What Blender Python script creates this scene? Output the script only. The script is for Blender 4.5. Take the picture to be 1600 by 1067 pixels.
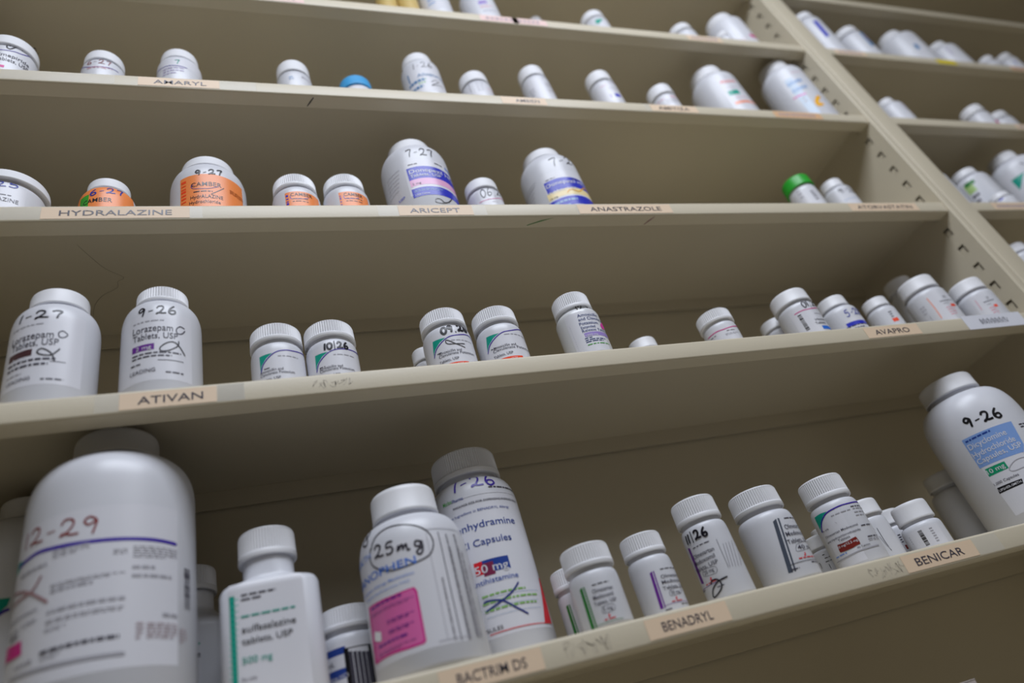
import bpy, bmesh, math, random
from mathutils import Vector, Matrix
random.seed(7)
scene = bpy.context.scene
COL = scene.collection
for o in list(bpy.data.objects):
    bpy.data.objects.remove(o)

# ------------------------------------------------------------------ camera, light, exposure
SCRAP=(0.1479,0.0324,0.3705)
F_PX=1074.541
CAM_LOC=(0.0,-0.43565,0.0)
CAM_ROT=(2.176978,0.272028,-0.248329)
SHELF_Z={'1': 0.8497, '2': 0.6679, '3': 0.4835, '4': 0.2993, '5': 0.0823}
DEPTH=0.1680
POST_X=0.8452
POST_W=0.0472
LIP=0.018

FLOOR_Z = -1.30          # camera is held 1.3 m above the floor
cam_data = bpy.data.cameras.new('camera')
cam = bpy.data.objects.new('camera', cam_data); COL.objects.link(cam)
cam.location = CAM_LOC; cam.rotation_euler = CAM_ROT
cam_data.sensor_width = 36.0
cam_data.lens = F_PX / 1600 * 36.0
cam_data.clip_start = 0.01
cam_data.dof.use_dof = True
cam_data.dof.focus_distance = 0.60
cam_data.dof.aperture_fstop = 2.8
scene.camera = cam

world = bpy.data.worlds.new('world'); scene.world = world
world.use_nodes = True
wn = world.node_tree.nodes; wn['Background'].inputs[0].default_value = (1.0, 0.95, 0.88, 1)
wn['Background'].inputs[1].default_value = 0.095

def area(name, loc, target, sx, sy, power, col):
    d = bpy.data.lights.new(name, 'AREA'); d.shape = 'RECTANGLE'; d.size = sx; d.size_y = sy
    d.energy = power; d.color = col
    o = bpy.data.objects.new(name, d); COL.objects.link(o)
    o.location = loc
    o.rotation_euler = (Vector(target) - Vector(loc)).to_track_quat('-Z', 'Y').to_euler()
    return o
area('ceiling_light', (0.26, -0.78, 1.40), (0.26, -0.66, 0.0), 1.2, 0.55, 22.5, (0.90, 0.96, 1.08))
area('far_ceiling_light', (1.3, -1.9, 1.40), (1.1, -1.4, 0.0), 1.2, 0.55, 6.0, (0.95, 0.97, 1.02))

scene.view_settings.view_transform = 'Standard'
scene.view_settings.look = 'None'
scene.view_settings.exposure = 0.0
scene.view_settings.gamma = 1.0
scene.view_settings.use_curve_mapping = False

# ------------------------------------------------------------------ materials
def lin(h):
    v = [int(h[i:i+2], 16) / 255 for i in (0, 2, 4)]
    return [(c / 12.92 if c <= .04045 else ((c + .055) / 1.055) ** 2.4) for c in v] + [1]
MATS = {}
def mat(name, hexcol, rough=.5, spec=.5, alpha=None, sss=0, noise=None, bump=None, metal=0):
    m = bpy.data.materials.new(name); m.use_nodes = True
    nt = m.node_tree; b = nt.nodes['Principled BSDF']
    c = lin(hexcol)
    b.inputs['Base Color'].default_value = c
    b.inputs['Roughness'].default_value = rough
    b.inputs['Specular IOR Level'].default_value = spec
    b.inputs['Metallic'].default_value = metal
    if sss:
        b.inputs['Subsurface Weight'].default_value = sss
        b.inputs['Subsurface Radius'].default_value = (.004, .0035, .003)
        b.inputs['Subsurface Scale'].default_value = 1.0
    if alpha is not None: b.inputs['Alpha'].default_value = alpha
    if noise or bump:
        tc = nt.nodes.new('ShaderNodeTexCoord'); n = nt.nodes.new('ShaderNodeTexNoise')
        nt.links.new(tc.outputs['Object'], n.inputs['Vector'])
        n.inputs['Scale'].default_value = (noise or bump)[0]; n.inputs['Detail'].default_value = 5
        if noise:
            mx = nt.nodes.new('ShaderNodeMix'); mx.data_type = 'RGBA'
            mx.inputs[6].default_value = c
            mx.inputs[7].default_value = [q * noise[1] for q in c[:3]] + [1]
            nt.links.new(n.outputs['Fac'], mx.inputs[0]); nt.links.new(mx.outputs[2], b.inputs['Base Color'])
        if bump:
            n2 = nt.nodes.new('ShaderNodeTexNoise'); n2.inputs['Scale'].default_value = bump[0]; n2.inputs['Detail'].default_value = 3
            nt.links.new(tc.outputs['Object'], n2.inputs['Vector'])
            bp = nt.nodes.new('ShaderNodeBump'); bp.inputs['Strength'].default_value = bump[1]; bp.inputs['Distance'].default_value = bump[2]
            nt.links.new(n2.outputs['Fac'], bp.inputs['Height']); nt.links.new(bp.outputs['Normal'], b.inputs['Normal'])
    MATS[name] = m
    return m
PAINT = mat('putty_enamel', 'D0C6AF', .42, .4, noise=(9, .93), bump=(420, .10, .0006))
mat('bodywhite', 'D4D5DB', .34, .45)
mat('bodyclear', 'D9DADC', .25, .5, sss=.25)
mat('bodyamber', 'C9AE6B', .30, .5)
mat('capwhite', 'E2E2E5', .42, .45)
mat('capblue', '3E9FD8', .4, .45)
mat('capgreen', '1FA02A', .4, .45)
mat('clear', 'F2F3F2', .22, .5, alpha=.10)
mat('peach', 'E6CDB0', .5, .4); mat('orange', 'EE8B45', .4, .4); mat('pink', 'E9C9C2', .5, .4)
mat('yellow', 'E3CE2A', .5, .4); mat('note', 'DDDEE6', .7, .2)
for n_, h_ in dict(paper='D8D8DE', black='141317', ink='17151f', inkdark='34303a', blueink='2b3a9c', slate='45434f', dark='2b2a30',
    grey='a5a4ab', lightgrey='b4b3bb', fine='8e8c94', slate2='4a515e', brown='4b2f33', purple='6a2b8f', teal='159a86', tealight='4fb5a2',
    violet='3a209c', orangered='f04a22', navy='1c3a78', lilac='9a86c8', hotpink='e03aa8', green='3fa535', magenta='d01f86', blue='2f6fd0',
    royal='2b35b8', salmon='ef9a7d', rose='dca8b4', rosegrey='b3a3a8', rust='b5622f', ltblue='86a6cf', ltblue2='6b8fd6', lilacgrey='b6aecb',
    maroon='8a3636', maroonfade='a27c80', steel='5b83ad', palegreen='9fc79a', palegreen2='86b765', pinkband='e3a9cf', yellowband='efdca6', gold='f0b020',
    paleblue='bccbdc', dusk='5c5966', navyblue='23408f', pinkfill='dd6cab', plum='a2589a', crimson='d8232f', wine='7a2a4a', royalmid='3d5aa8',
    penblue='2b3580', dkgreen='2c7a33', red='d5353f', oxblood='7c2a24', cornblue='7e9fd6', emerald='159268', ltgreen='a9c77f', white='f4f4f6').items():
    if n_ not in MATS: mat(n_, h_, .30, .32)
mat('orange', 'F08A48', .38, .45)
mat('tape_orange', 'E0B58A', .5, .4)
mat('dark_void', '1a1712', .9, .1)
mat('scratch', '8a8069', .6, .3)
mat('carton', 'BDB3AE', .7, .2)
mat('foil', 'DCDDE2', .25, .6, alpha=.75)

# ------------------------------------------------------------------ mesh helpers
class MB:
    def __init__(s): s.v = []; s.f = []; s.m = []; s.mats = []
    def mi(s, name):
        if name not in s.mats: s.mats.append(name)
        return s.mats.index(name)
    def add(s, verts, faces, m):
        k = len(s.v); i = s.mi(m)
        s.v += [tuple(p) for p in verts]; s.f += [tuple(k + q for q in f) for f in faces]; s.m += [i] * len(faces)
    def box(s, x0, x1, y0, y1, z0, z1, m):
        s.add([(x, y, z) for x in (x0, x1) for y in (y0, y1) for z in (z0, z1)],
              [(0,1,3,2),(4,6,7,5),(0,4,5,1),(2,3,7,6),(0,2,6,4),(1,5,7,3)], m)
    def build(s, name, parent=None, origin=(0,0,0), smooth=None, recalc=False):
        me = bpy.data.meshes.new(name)
        ox, oy, oz = origin
        me.from_pydata([(x-ox, y-oy, z-oz) for x, y, z in s.v], [], s.f)
        for n in s.mats: me.materials.append(MATS[n])
        me.polygons.foreach_set('material_index', s.m)
        if recalc:
            bm = bmesh.new(); bm.from_mesh(me); bmesh.ops.recalc_face_normals(bm, faces=bm.faces); bm.to_mesh(me); bm.free()
        if smooth:
            me.polygons.foreach_set('use_smooth', [True] * len(me.polygons))
            me.set_sharp_from_angle(angle=math.radians(smooth))
        me.update()
        o = bpy.data.objects.new(name, me); COL.objects.link(o)
        if parent: o.parent = parent
        return o
def thing(name, label, cat, loc=(0,0,0), group=None):
    o = bpy.data.objects.new(name, None); COL.objects.link(o)
    o.empty_display_size = .03
    o.location = loc; o['label'] = label; o['category'] = cat
    if group: o['group'] = group
    return o
def superell(th, n):
    return 1.0 if n == 2 else (abs(math.cos(th))**n + abs(math.sin(th))**n) ** (-1 / n)
def interp(pr, zz):
    if zz <= pr[0][0]: return pr[0][1]
    for (a, ra), (b, rb) in zip(pr, pr[1:]):
        if zz <= b: return ra + (rb - ra) * (zz - a) / max(1e-9, b - a)
    return pr[-1][1]
def lathe(mb, rings, seg, m, n=2, close_top=True, close_bottom=True, rib=None):
    # rings: (z, r) or (z, r, ribbed)
    v = []; f = []
    for rg in rings:
        for k in range(seg):
            th = 2 * math.pi * k / seg
            r = rg[1] * superell(th, n)
            if len(rg) > 2 and rg[2] and rib and k % 2: r *= rib
            v.append((r * math.sin(th), -r * math.cos(th), rg[0]))
    for i in range(len(rings) - 1):
        for k in range(seg):
            a = i * seg + k; b = i * seg + (k + 1) % seg
            f.append((a, b, b + seg, a + seg))
    if close_top: f.append(tuple((len(rings) - 1) * seg + k for k in range(seg)))
    if close_bottom: f.append(tuple(reversed(range(seg))))
    mb.add(v, f, m)

# text outlines, read once per string from Blender's own built-in font
TXT = {}
def text_mesh(s):
    if s in TXT: return TXT[s]
    cu = bpy.data.curves.new('glyphs', 'FONT'); cu.body = s; cu.resolution_u = 3; cu.size = 1.0
    cu.offset = .003
    ob = bpy.data.objects.new('glyphs', cu); COL.objects.link(ob)
    dg = bpy.context.evaluated_depsgraph_get(); me = bpy.data.meshes.new_from_object(ob.evaluated_get(dg))
    vs = [(p.co.x, p.co.y) for p in me.vertices]; fs = [tuple(p.vertices) for p in me.polygons]
    bpy.data.objects.remove(ob); bpy.data.curves.remove(cu); bpy.data.meshes.remove(me)
    x0 = min(p[0] for p in vs); x1 = max(p[0] for p in vs)
    vs = [((x - x0) / (x1 - x0), y / .72) for x, y in vs]      # x in 0..1, y in cap heights
    TXT[s] = (vs, fs); return TXT[s]
def slice_flat(vs, fs, sx, sy=None):
    # cut flat (x,y) faces at steps so that they bend smoothly round a bottle
    bm = bmesh.new(); bv = [bm.verts.new((x, y, 0)) for x, y in vs]
    for f in fs:
        try: bm.faces.new([bv[i] for i in f])
        except ValueError: pass
    for ax, st in ((0, sx), (1, sy)):
        if not st: continue
        lo = min(v.co[ax] for v in bm.verts); hi = max(v.co[ax] for v in bm.verts)
        k = math.floor(lo / st) + 1
        while k * st < hi:
            co = [0, 0, 0]; co[ax] = k * st; no = [0, 0, 0]; no[ax] = 1
            bmesh.ops.bisect_plane(bm, geom=bm.verts[:] + bm.edges[:] + bm.faces[:], plane_co=co, plane_no=no, dist=1e-7)
            k += 1
    bm.verts.index_update()
    out = ([(v.co.x, v.co.y) for v in bm.verts], [tuple(v.index for v in f.verts) for f in bm.faces])
    bm.free(); return out
def catmull(pts, n=6):
    if len(pts) < 3: return pts
    p = [pts[0]] + list(pts) + [pts[-1]]; out = []
    for i in range(1, len(p) - 2):
        a, b, c, d = p[i-1:i+3]
        for k in range(n):
            t = k / n
            out.append(tuple(.5 * (2*b[j] + (c[j]-a[j])*t + (2*a[j]-5*b[j]+4*c[j]-d[j])*t*t + (3*b[j]-a[j]-3*c[j]+d[j])*t**3) for j in (0, 1)))
    out.append(pts[-1]); return out
def ribbon(pts, w):
    # flat ribbon in a plane: returns verts, faces
    vs = []; fs = []; n = len(pts)
    for i, (x, y) in enumerate(pts):
        a = pts[max(0, i-1)]; b = pts[min(n-1, i+1)]
        dx, dy = b[0]-a[0], b[1]-a[1]; l = math.hypot(dx, dy) or 1e-9
        e = w / 2 * (.55 if i in (0, n-1) else 1)
        vs += [(x - dy/l*e, y + dx/l*e), (x + dy/l*e, y - dx/l*e)]
        if i: k = 2*i; fs.append((k-2, k-1, k+1, k))
    return vs, fs
# hand-drawn marker digits, unit boxes (width, strokes)
PEN = {
 '0': (.75, [[(.4,1),(.1,.75),(.05,.35),(.3,0),(.6,.2),(.68,.65),(.4,1)]]),
 '1': (.30, [[(.2,1),(.12,.5),(.08,0)]]),
 '2': (.85, [[(.08,.72),(.25,.98),(.55,.95),(.6,.65),(.35,.25),(.08,.05),(.2,.18),(.5,.1),(.85,.12)]]),
 '3': (.7, [[(.1,.9),(.5,.98),(.55,.7),(.25,.52),(.6,.35),(.5,.05),(.08,.08)]]),
 '4': (.7, [[(.15,1),(.08,.5),(.6,.5)],[(.55,.95),(.5,0)]]),
 '5': (.75, [[(.7,1),(.25,.95),(.15,.58),(.5,.6),(.62,.3),(.4,.02),(.05,.1)]]),
 '6': (.75, [[(.55,1),(.2,.65),(.08,.25),(.3,0),(.6,.15),(.55,.42),(.25,.4),(.12,.25)]]),
 '7': (.7, [[(.05,.88),(.35,.98),(.62,.9),(.45,.5),(.35,0)]]),
 '8': (.7, [[(.55,.85),(.3,1),(.12,.8),(.5,.4),(.45,.05),(.12,.1),(.15,.35),(.55,.7),(.55,.85)]]),
 '9': (.7, [[(.58,.8),(.3,1),(.08,.75),(.25,.52),(.55,.75),(.55,.6),(.42,0)]]),
 '-': (.55, [[(.08,.42),(.48,.5)]]),
 '/': (.4, [[(.2,1.12),(.18,-.12)]]),
 'm': (1.1, [[(.05,.05),(.2,.5),(.22,.15)],[(.22,.2),(.45,.55),(.5,.12)],[(.5,.18),(.75,.55),(.8,.1),(1.0,.15)]]),
 'g': (.8, [[(.6,.6),(.25,.7),(.15,.35),(.45,.25),(.65,.62),(.62,-.1),(.35,-.4),(.2,-.15),(.75,.25)]]),
}
INK = {'ink', 'inkdark', 'blueink', 'maroon', 'maroonfade', 'penblue'}

def bottle(label, group, x, y, z, H, Rc, Rb, hc, n, rib, capm, bodym, pr, els):
    root = thing('pill_bottle', label, 'bottle', (x, y, z + .0003), group)
    seg = 176 if n != 2 else 96
    mb = MB()
    rings = [(0, pr[0][1] * .72), (0, pr[0][1])] + [tuple(p) for p in pr[1:]]
    rings[0] = (.0008, rings[0][1])
    # square bodies turn round again at the neck
    if n == 2: lathe(mb, rings, seg, bodym)
    else:
        v = []; f = []; zsh = pr[3][0]; zt = pr[-2][0]
        for zz, r in rings:
            w = min(1, max(0, (zz - zsh) / (zt - zsh))); nn = n + (2 - n) * w ** .6
            for k in range(seg):
                th = 2 * math.pi * k / seg; q = r * superell(th, nn); v.append((q * math.sin(th), -q * math.cos(th), zz))
        for i in range(len(rings) - 1):
            for k in range(seg):
                a = i * seg + k; b = i * seg + (k + 1) % seg; f.append((a, b, b + seg, a + seg))
        f.append(tuple((len(rings) - 1) * seg + k for k in range(seg))); f.append(tuple(reversed(range(seg))))
        mb.add(v, f, bodym)
    mb.build('bottle_body', root, smooth=40)
    mb = MB(); c0 = H - hc
    R = Rc
    if rib:
        sg = 2 * int(round(2 * math.pi * R * 1000 / 2.0))
        rings = [(c0 + .0006, R*.90), (c0, R*.93), (c0, R*.985), (c0+.0006, R), (c0+hc*.17, R), (c0+hc*.20, R*.985),
                 (c0+hc*.22, R*.99, 1), (c0+hc*.86, R*.975, 1), (c0+hc*.93, R*.955), (H-.0003, R*.92), (H, R*.88), (H, R*.80), (H-.0005, R*.77)]
        lathe(mb, rings, sg, capm, rib=.955)
    else:
        rings = [(c0 + .0006, R*.90), (c0, R*.93), (c0, R*.985), (c0+.0006, R), (c0+hc*.10, R), (c0+hc*.13, R*.988), (c0+hc*.80, R*.975), (c0+hc*.92, R*.955),
                 (H-.0003, R*.92), (H, R*.88), (H, R*.80), (H-.0005, R*.77)]
        lathe(mb, rings, 96, capm)
    mb.build('cap', root, smooth=28 if rib else 50)
    if not els: return root
    lab = MB(); ink = MB(); squig = MB()
    def P(th, zz, e):
        r = interp(pr, zz) * superell(th, n) + e
        return (r * math.sin(th), -r * math.cos(th), max(zz, .0005))
    def patch(mb_, t0, t1, z0, z1, m, e):
        nt = max(1, math.ceil((t1 - t0) / .05)); nz = 1
        if z1 > pr[3][0]: nz = max(1, math.ceil((z1 - z0) / .0015))
        v = [P(t0 + (t1 - t0) * i / nt, z0 + (z1 - z0) * j / nz, e) for j in range(nz + 1) for i in range(nt + 1)]
        mb_.add(v, [(j*(nt+1)+i, j*(nt+1)+i+1, (j+1)*(nt+1)+i+1, (j+1)*(nt+1)+i) for j in range(nz) for i in range(nt)], m)
    def flat(mb_, vs, fs, m, e):          # vs in (theta, z)
        mb_.add([P(a, b, e) for a, b in vs], fs, m)
    e0 = .00012
    for el in els:
        k = el[0]; e0 += .000008; et = e0 + .00012
        if k == 'R': patch(lab, el[1], el[2], el[3], el[4], el[5], .00008 if el[5] == 'paper' else e0)
        elif k == 'N': patch(lab, el[1], el[2], el[3]-el[4]/2, el[3]+el[4]/2, el[5], et)
        elif k == 'B':
            t0, t1, z0, z1, nb, m = el[1:]; zz = z0; st = (z1 - z0) / nb
            for i in range(nb):
                h = st * random.choice((.35, .5, .7)); patch(lab, t0, t1, z0 + i*st, z0 + i*st + h, m, et)
        elif k == 'F':
            t0, t1, z0, z1, nr, m = el[1:]; st = (z1 - z0) / nr; R_ = Rb
            for i in range(nr):
                zt = z1 - i * st; tt = t0; tend = t1 - (random.uniform(0, .35) * (t1 - t0) if i == nr-1 and nr > 1 else 0)
                while tt < tend - .004:
                    w = random.uniform(.0018, .0055) / R_; w = min(w, tend - tt)
                    h = st * .42
                    patch(lab, tt, tt + w, zt - h, zt, m, et); tt += w + .0009 / R_
        elif k == 'T':
            _, s, t0, t1, zz, h, m = el
            vs, fs = text_mesh(s); vs = [(t0 + a * (t1 - t0), zz + b * h) for a, b in vs]
            if h > .0016: vs, fs = slice_flat(vs, fs, .07)
            flat(lab, vs, fs, m, et + .00006)
        elif k == 'G':
            vs = el[1]; vs, fs = slice_flat([(a, b) for a, b in vs], [tuple(range(len(vs)))], .06, .002)
            flat(lab, vs, fs, el[2], e0)
        elif k == 'S':
            m = el[2]; w = el[3] * .001; R_ = Rb
            pts = catmull([(a * R_, b) for a, b in el[1]], 8)
            vs, fs = ribbon(pts, w); vs, fs = slice_flat(vs, fs, .05 * R_)
            flat(squig if m in INK else lab, [(a / R_, b) for a, b in vs], fs, m, et + (.00008 if m in INK else 0))
        elif k == 'H':
            _, s, t0, t1, z0, z1, h, w, m = el
            tot = sum(PEN[c][0] for c in s) + .12 * (len(s) - 1); px = 0
            R_ = Rb
            for c in s:
                wd, strokes = PEN[c]
                for st in strokes:
                    pts = []
                    for a, b in st:
                        u = (px + a) / tot
                        pts.append(((t0 + u * (t1 - t0)) * R_, z0 + u * (z1 - z0) + b * h + random.uniform(-.03, .03) * h))
                    vs, fs = ribbon(catmull(pts, 8), w * .00118); vs, fs = slice_flat(vs, fs, .05 * R_)
                    flat(ink, [(a / R_, b) for a, b in vs], fs, m, et + .0001)
                px += wd + .12
    if lab.f: lab.build('label', root)
    if ink.f: ink.build('handwritten_date', root)
    if squig.f: squig.build('pen_squiggle', root)
    return root

# ------------------------------------------------------------------ setting
def structure(name, mb):
    o = mb.build(name); o['kind'] = 'structure'; return o
mat('wall_paint', 'CFC9BC', .8, .2, noise=(3, .95)); mat('floor_vinyl', 'EFE6D3', .5, .4, noise=(6, .85))
mat('ceiling_white', 'E4E2DC', .9, .2, noise=(5, .96)); mat('wall_tan', '8A8170', .8, .2, noise=(3, .95))
X0, X1, Y0, Y1, CZ = -1.9, 3.1, -2.4, DEPTH + .03, 1.46
def slab(name, a, b, c, d, e, f, mm):
    m = MB(); m.box(a, b, c, d, e, f, mm); structure(name, m)
slab('wall_back', X0 - .1, X1 + .1, Y1, Y1 + .1, FLOOR_Z, CZ, 'wall_paint')
slab('wall_front', X0 - .1, X1 + .1, Y0 - .1, Y0, FLOOR_Z, CZ, 'wall_tan')
slab('wall_left', X0 - .1, X0, Y0, Y1, FLOOR_Z, CZ, 'wall_tan')
slab('wall_right', X1, X1 + .1, Y0, Y1, FLOOR_Z, CZ, 'wall_tan')
slab('floor', X0 - .1, X1 + .1, Y0 - .1, Y1 + .1, FLOOR_Z - .1, FLOOR_Z, 'floor_vinyl')
slab('ceiling', X0 - .1, X1 + .1, Y0 - .1, Y1 + .1, CZ, CZ + .1, 'ceiling_white')

# ------------------------------------------------------------------ steel shelving
T_ = .0012
TOP_Z = 1.42
def shelf_section(z, d):
    # sheet with a rolled front lip, a return flange under it and a rear lip
    r = .0022; pts = [(d, z - LIP), (d, z)]
    for k in range(5): a = math.pi/2 * k / 4; pts.append((r - r*math.sin(a), z - r + r*math.cos(a)))
    for k in range(5): a = math.pi/2 * k / 4; pts.append((r - r*math.cos(a), z - LIP + r - r*math.sin(a)))
    pts += [(.0155, z - LIP), (.0155, z - LIP + T_), (.0030, z - LIP + T_), (T_, z - LIP + .003), (T_, z - .003), (.003, z - T_), (d - T_, z - T_), (d - T_, z - LIP)]
    return pts
def shelf_mesh(x0, x1, z, d):
    mb = MB(); s = shelf_section(z, d); n = len(s)
    v = [(x0, a, b) for a, b in s] + [(x1, a, b) for a, b in s]
    f = [(i, (i+1) % n, n + (i+1) % n, n + i) for i in range(n)]
    f += [tuple(reversed(range(n))), tuple(range(n, 2*n))]
    mb.add(v, f, 'putty_enamel'); return mb
def slot_panel(x, side, ymax, zc0, pitch, count, z0, z1):
    # side sheet punched with a column of slots near the front edge; side=-1: visible face looks to -x
    mb = MB(); ys0, ys1 = .0145, .0235; hh = .0066
    def quad(ya, yb, za, zb): mb.box(x, x + T_, ya, yb, za, zb, 'putty_enamel')
    quad(-.0006, ys0, z0, z1); quad(ys1, ymax, z0, z1)
    zp = z0
    for k in range(count):
        zc = zc0 + k * pitch
        quad(ys0, ys1, zp, zc - hh); zp = zc + hh
        # the punched tab, pushed inwards
        xi = x + T_ + .0003
        mb.add([(xi, ys0+.0024, zc-hh), (xi, ys1-.0002, zc-hh), (xi, ys1-.0002, zc+hh-.0030), (xi, ys0+.0024, zc+hh-.0030),
                (x, ys0+.0024, zc-hh), (x, ys1-.0002, zc-hh)], [(0,1,2,3),(4,5,1,0)], 'putty_enamel')
    quad(ys0, ys1, zp, z1)
    # added backing strip, catches some light so the slots read less black
    mb.box(x + .0075, x + .0083, ys0 - .006, ys1 + .006, z0, z1, 'putty_enamel')
    return mb
def unit(label, x0, x1, shelves, left_flange, right_flange, tapes, slots):
    org = ((x0 + x1) / 2, DEPTH / 2, FLOOR_Z)
    root = thing('shelving_unit', label, 'shelving', org)
    m = MB(); m.box(x0, x1, DEPTH + .003, DEPTH + .0042, FLOOR_Z, TOP_Z, 'putty_enamel'); m.build('back_panel', root, org)
    zf0 = FLOOR_Z
    def flange(mb, a, b):
        r = .0018; yb = .0
        s = [(a, yb)] + [(a + r - r*math.cos(q*math.pi/8), -.003 + r - r*math.sin(q*math.pi/8)) for q in range(5)] + \
            [(b - r + r*math.sin(q*math.pi/8), -.003 + r - r*math.cos(q*math.pi/8)) for q in range(5)] + [(b, yb)]
        n = len(s); v = [(p, q, zf0) for p, q in s] + [(p, q, TOP_Z) for p, q in s]
        mb.add(v, [(i, i+1, n+i+1, n+i) for i in range(n-1)] + [tuple(range(n, 2*n)), tuple(reversed(range(n)))], 'putty_enamel')
    mb = slot_panel(x1, 1, DEPTH + .003, slots, .0306, 50, FLOOR_Z, TOP_Z) if slots is not None else MB()
    if slots is None: mb.box(x1, x1 + T_, 0, DEPTH + .003, FLOOR_Z, TOP_Z, 'putty_enamel')
    flange(mb, x1 - .0001, x1 + right_flange); mb.build('side_panel', root, org, smooth=40, recalc=False)
    mb = MB(); mb.box(x0 - T_, x0, 0, DEPTH + .003, FLOOR_Z, TOP_Z, 'putty_enamel'); flange(mb, x0 - left_flange, x0); mb.build('side_panel', root, org, smooth=40)
    parts = {}
    for key, zz in shelves:
        parts[key] = shelf_mesh(x0 + .0003, x1 - .0003, zz, DEPTH).build('shelf', root, org, smooth=50)
    for sh, a, b, z0, z1, kind, txt, ta, tb in tapes:
        zz = dict(shelves)[sh]; mb = MB()
        mk = {'orange': 'tape_orange'}.get(kind, kind)
        y = -.00012 if kind == 'clear' else -.00025
        r_ = .0022 if kind != 'note' else 0
        mb.box(a, b, y, y + .00010, zz + max(z0, -LIP + .0022), zz + min(z1, -.0018), mk)
        if kind == 'note':
            mb.box(a, b, y - .0002, y, zz - .0170, zz + .0012, mk)
            y -= .0002
        if txt == '*':
            xs = ta
            while xs < tb:
                w = random.uniform(.004, .007)
                pts = [(xs, zz-.012), (xs + w*.3, zz-.004), (xs + w*.6, zz-.011), (xs + w, zz-.005)]
                vs, fs = ribbon(catmull(pts, 6), .0007); mb.add([(p, y - .0002, q) for p, q in vs], fs, 'slate'); xs += w + .001
        elif txt:
            vs, fs = text_mesh(txt); h = .0062; zb = (z0 + z1) / 2 - h / 2
            mb.add([(ta + p * (tb - ta), y - .0002, zz + zb + q * h) for p, q in vs], fs, 'slate')
        elif kind in ('peach', 'orange', 'pink'):
            xs = a + .008
            while xs < b - .012:
                w = random.uniform(.003, .006); mb.box(xs, xs + w, y - .00015, y - .0001, zz - .0115, zz - .0065, 'rosegrey'); xs += w + .002
        mb.build('clear_tape' if kind == 'clear' else ('paper_note' if kind == 'note' else 'label_tape'), parts[sh], org)
    return root, parts, org
SMUDGES=[('4', 0.0378, 0.0641, 0.004), ('5', 0.1663, 0.1975, 0.005), ('5', 0.4197, 0.4544, 0.005)]
TAPES=[
 ('2', -0.0857, -0.0132, -0.0155, -0.0025, 'peach', 'AMARYL', -0.0722, -0.0252),
 ('3', -0.1486, -0.0423, -0.0155, -0.0025, 'peach', 'HYDRALAZINE', -0.1362, -0.0556),
 ('3', 0.1342, 0.2064, -0.0155, -0.0025, 'peach', 'ARICEPT', 0.1447, 0.1936),
 ('3', 0.3195, 0.4309, -0.0155, -0.0025, 'peach', 'ANASTRAZOLE', 0.3328, 0.4179),
 ('3', 0.6842, 0.7962, -0.0155, -0.0025, 'peach', 'ATORVASTATIN', 0.6956, 0.7862),
 ('2', 0.2872, 0.3434, -0.0155, -0.0025, 'peach', 'AMBIEN', 0.3043, 0.3344),
 ('2', 0.4865, 0.5561, -0.0155, -0.0025, 'peach', 'AMITIZA', 0.4973, 0.5438),
 ('2', 0.6798, 0.7623, -0.0155, -0.0025, 'orange', None, None, None),
 ('4', -0.0871, -0.0269, -0.0155, -0.0025, 'peach', 'ATIVAN', -0.0762, -0.0356),
 ('4', 0.5749, 0.6488, -0.0155, -0.0025, 'peach', 'AVAPRO', 0.5869, 0.6341),
 ('4', 0.7179, 0.8107, -0.0165, 0.0005, 'note', '*', 0.7413, 0.7813),
 ('5', 0.4554, 0.534, -0.0155, -0.0025, 'peach', 'BENICAR', 0.4675, 0.5195),
 ('5', 0.2261, 0.2909, -0.0155, -0.0025, 'peach', 'BENADRYL', 0.2378, 0.2773),
 ('5', 0.0863, 0.1519, -0.0155, -0.0025, 'peach', 'BACTRIM DS', 0.0968, 0.1409),
 ('1', 0.3074, 0.3611, -0.0155, -0.0025, 'pink', None, None, None),
 ('1', -0.0028, 0.0858, -0.0155, -0.0025, 'pink', None, None, None),
 ('1', 0.3533, 0.4029, -0.0155, -0.0025, 'pink', None, None, None),
 ('1', 0.6288, 0.69, -0.0155, -0.0025, 'peach', None, None, None),
 ('3', -0.1754, -0.1486, -0.0168, -0.0008, 'clear', None, None, None),
 ('3', -0.0423, -0.0325, -0.0168, -0.0008, 'clear', None, None, None),
 ('3', 0.115, 0.1342, -0.0168, -0.0008, 'clear', None, None, None),
 ('3', 0.2064, 0.2202, -0.0168, -0.0008, 'clear', None, None, None),
 ('2', -0.1967, -0.1056, -0.0168, -0.0008, 'clear', None, None, None),
 ('2', -0.0131, 0.0212, -0.0168, -0.0008, 'clear', None, None, None),
 ('4', -0.0269, -0.0087, -0.0168, -0.0008, 'clear', None, None, None),
 ('4', -0.1016, -0.0871, -0.0168, -0.0008, 'clear', None, None, None),
 ('5', 0.5349, 0.5629, -0.0168, -0.0008, 'clear', None, None, None),
 ('2', 0.4777, 0.4862, -0.0168, -0.0008, 'clear', None, None, None),
 ('4', -0.0263, -0.009, -0.0168, -0.0008, 'clear', None, None, None),
 ('3', 0.3173, 0.3195, -0.0168, -0.0008, 'clear', None, None, None)]
RTAPES=[
 ('1', 0.9112, 0.9777, -0.0155, -0.0025, 'peach', None, None, None),
 ('1', 1.1406, 1.1879, -0.0155, -0.0025, 'yellow', None, None, None),
 ('1', 1.3306, 1.456, -0.0155, -0.0025, 'orange', None, None, None),
 ('2', 1.1628, 1.2538, -0.0155, -0.0025, 'peach', None, None, None),
 ('3', 0.935, 1.0466, -0.0155, -0.0025, 'peach', None, None, None)]
MARKS=[('2', (0.0768, 0.0027), (0.0705, 0.0138), 'ink'), ('3', (0.29, 0.0012), (0.2634, 0.0125), 'dkgreen'), ('3', (0.4075, 0.0024), (0.3991, 0.0138), 'wine')]
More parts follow.
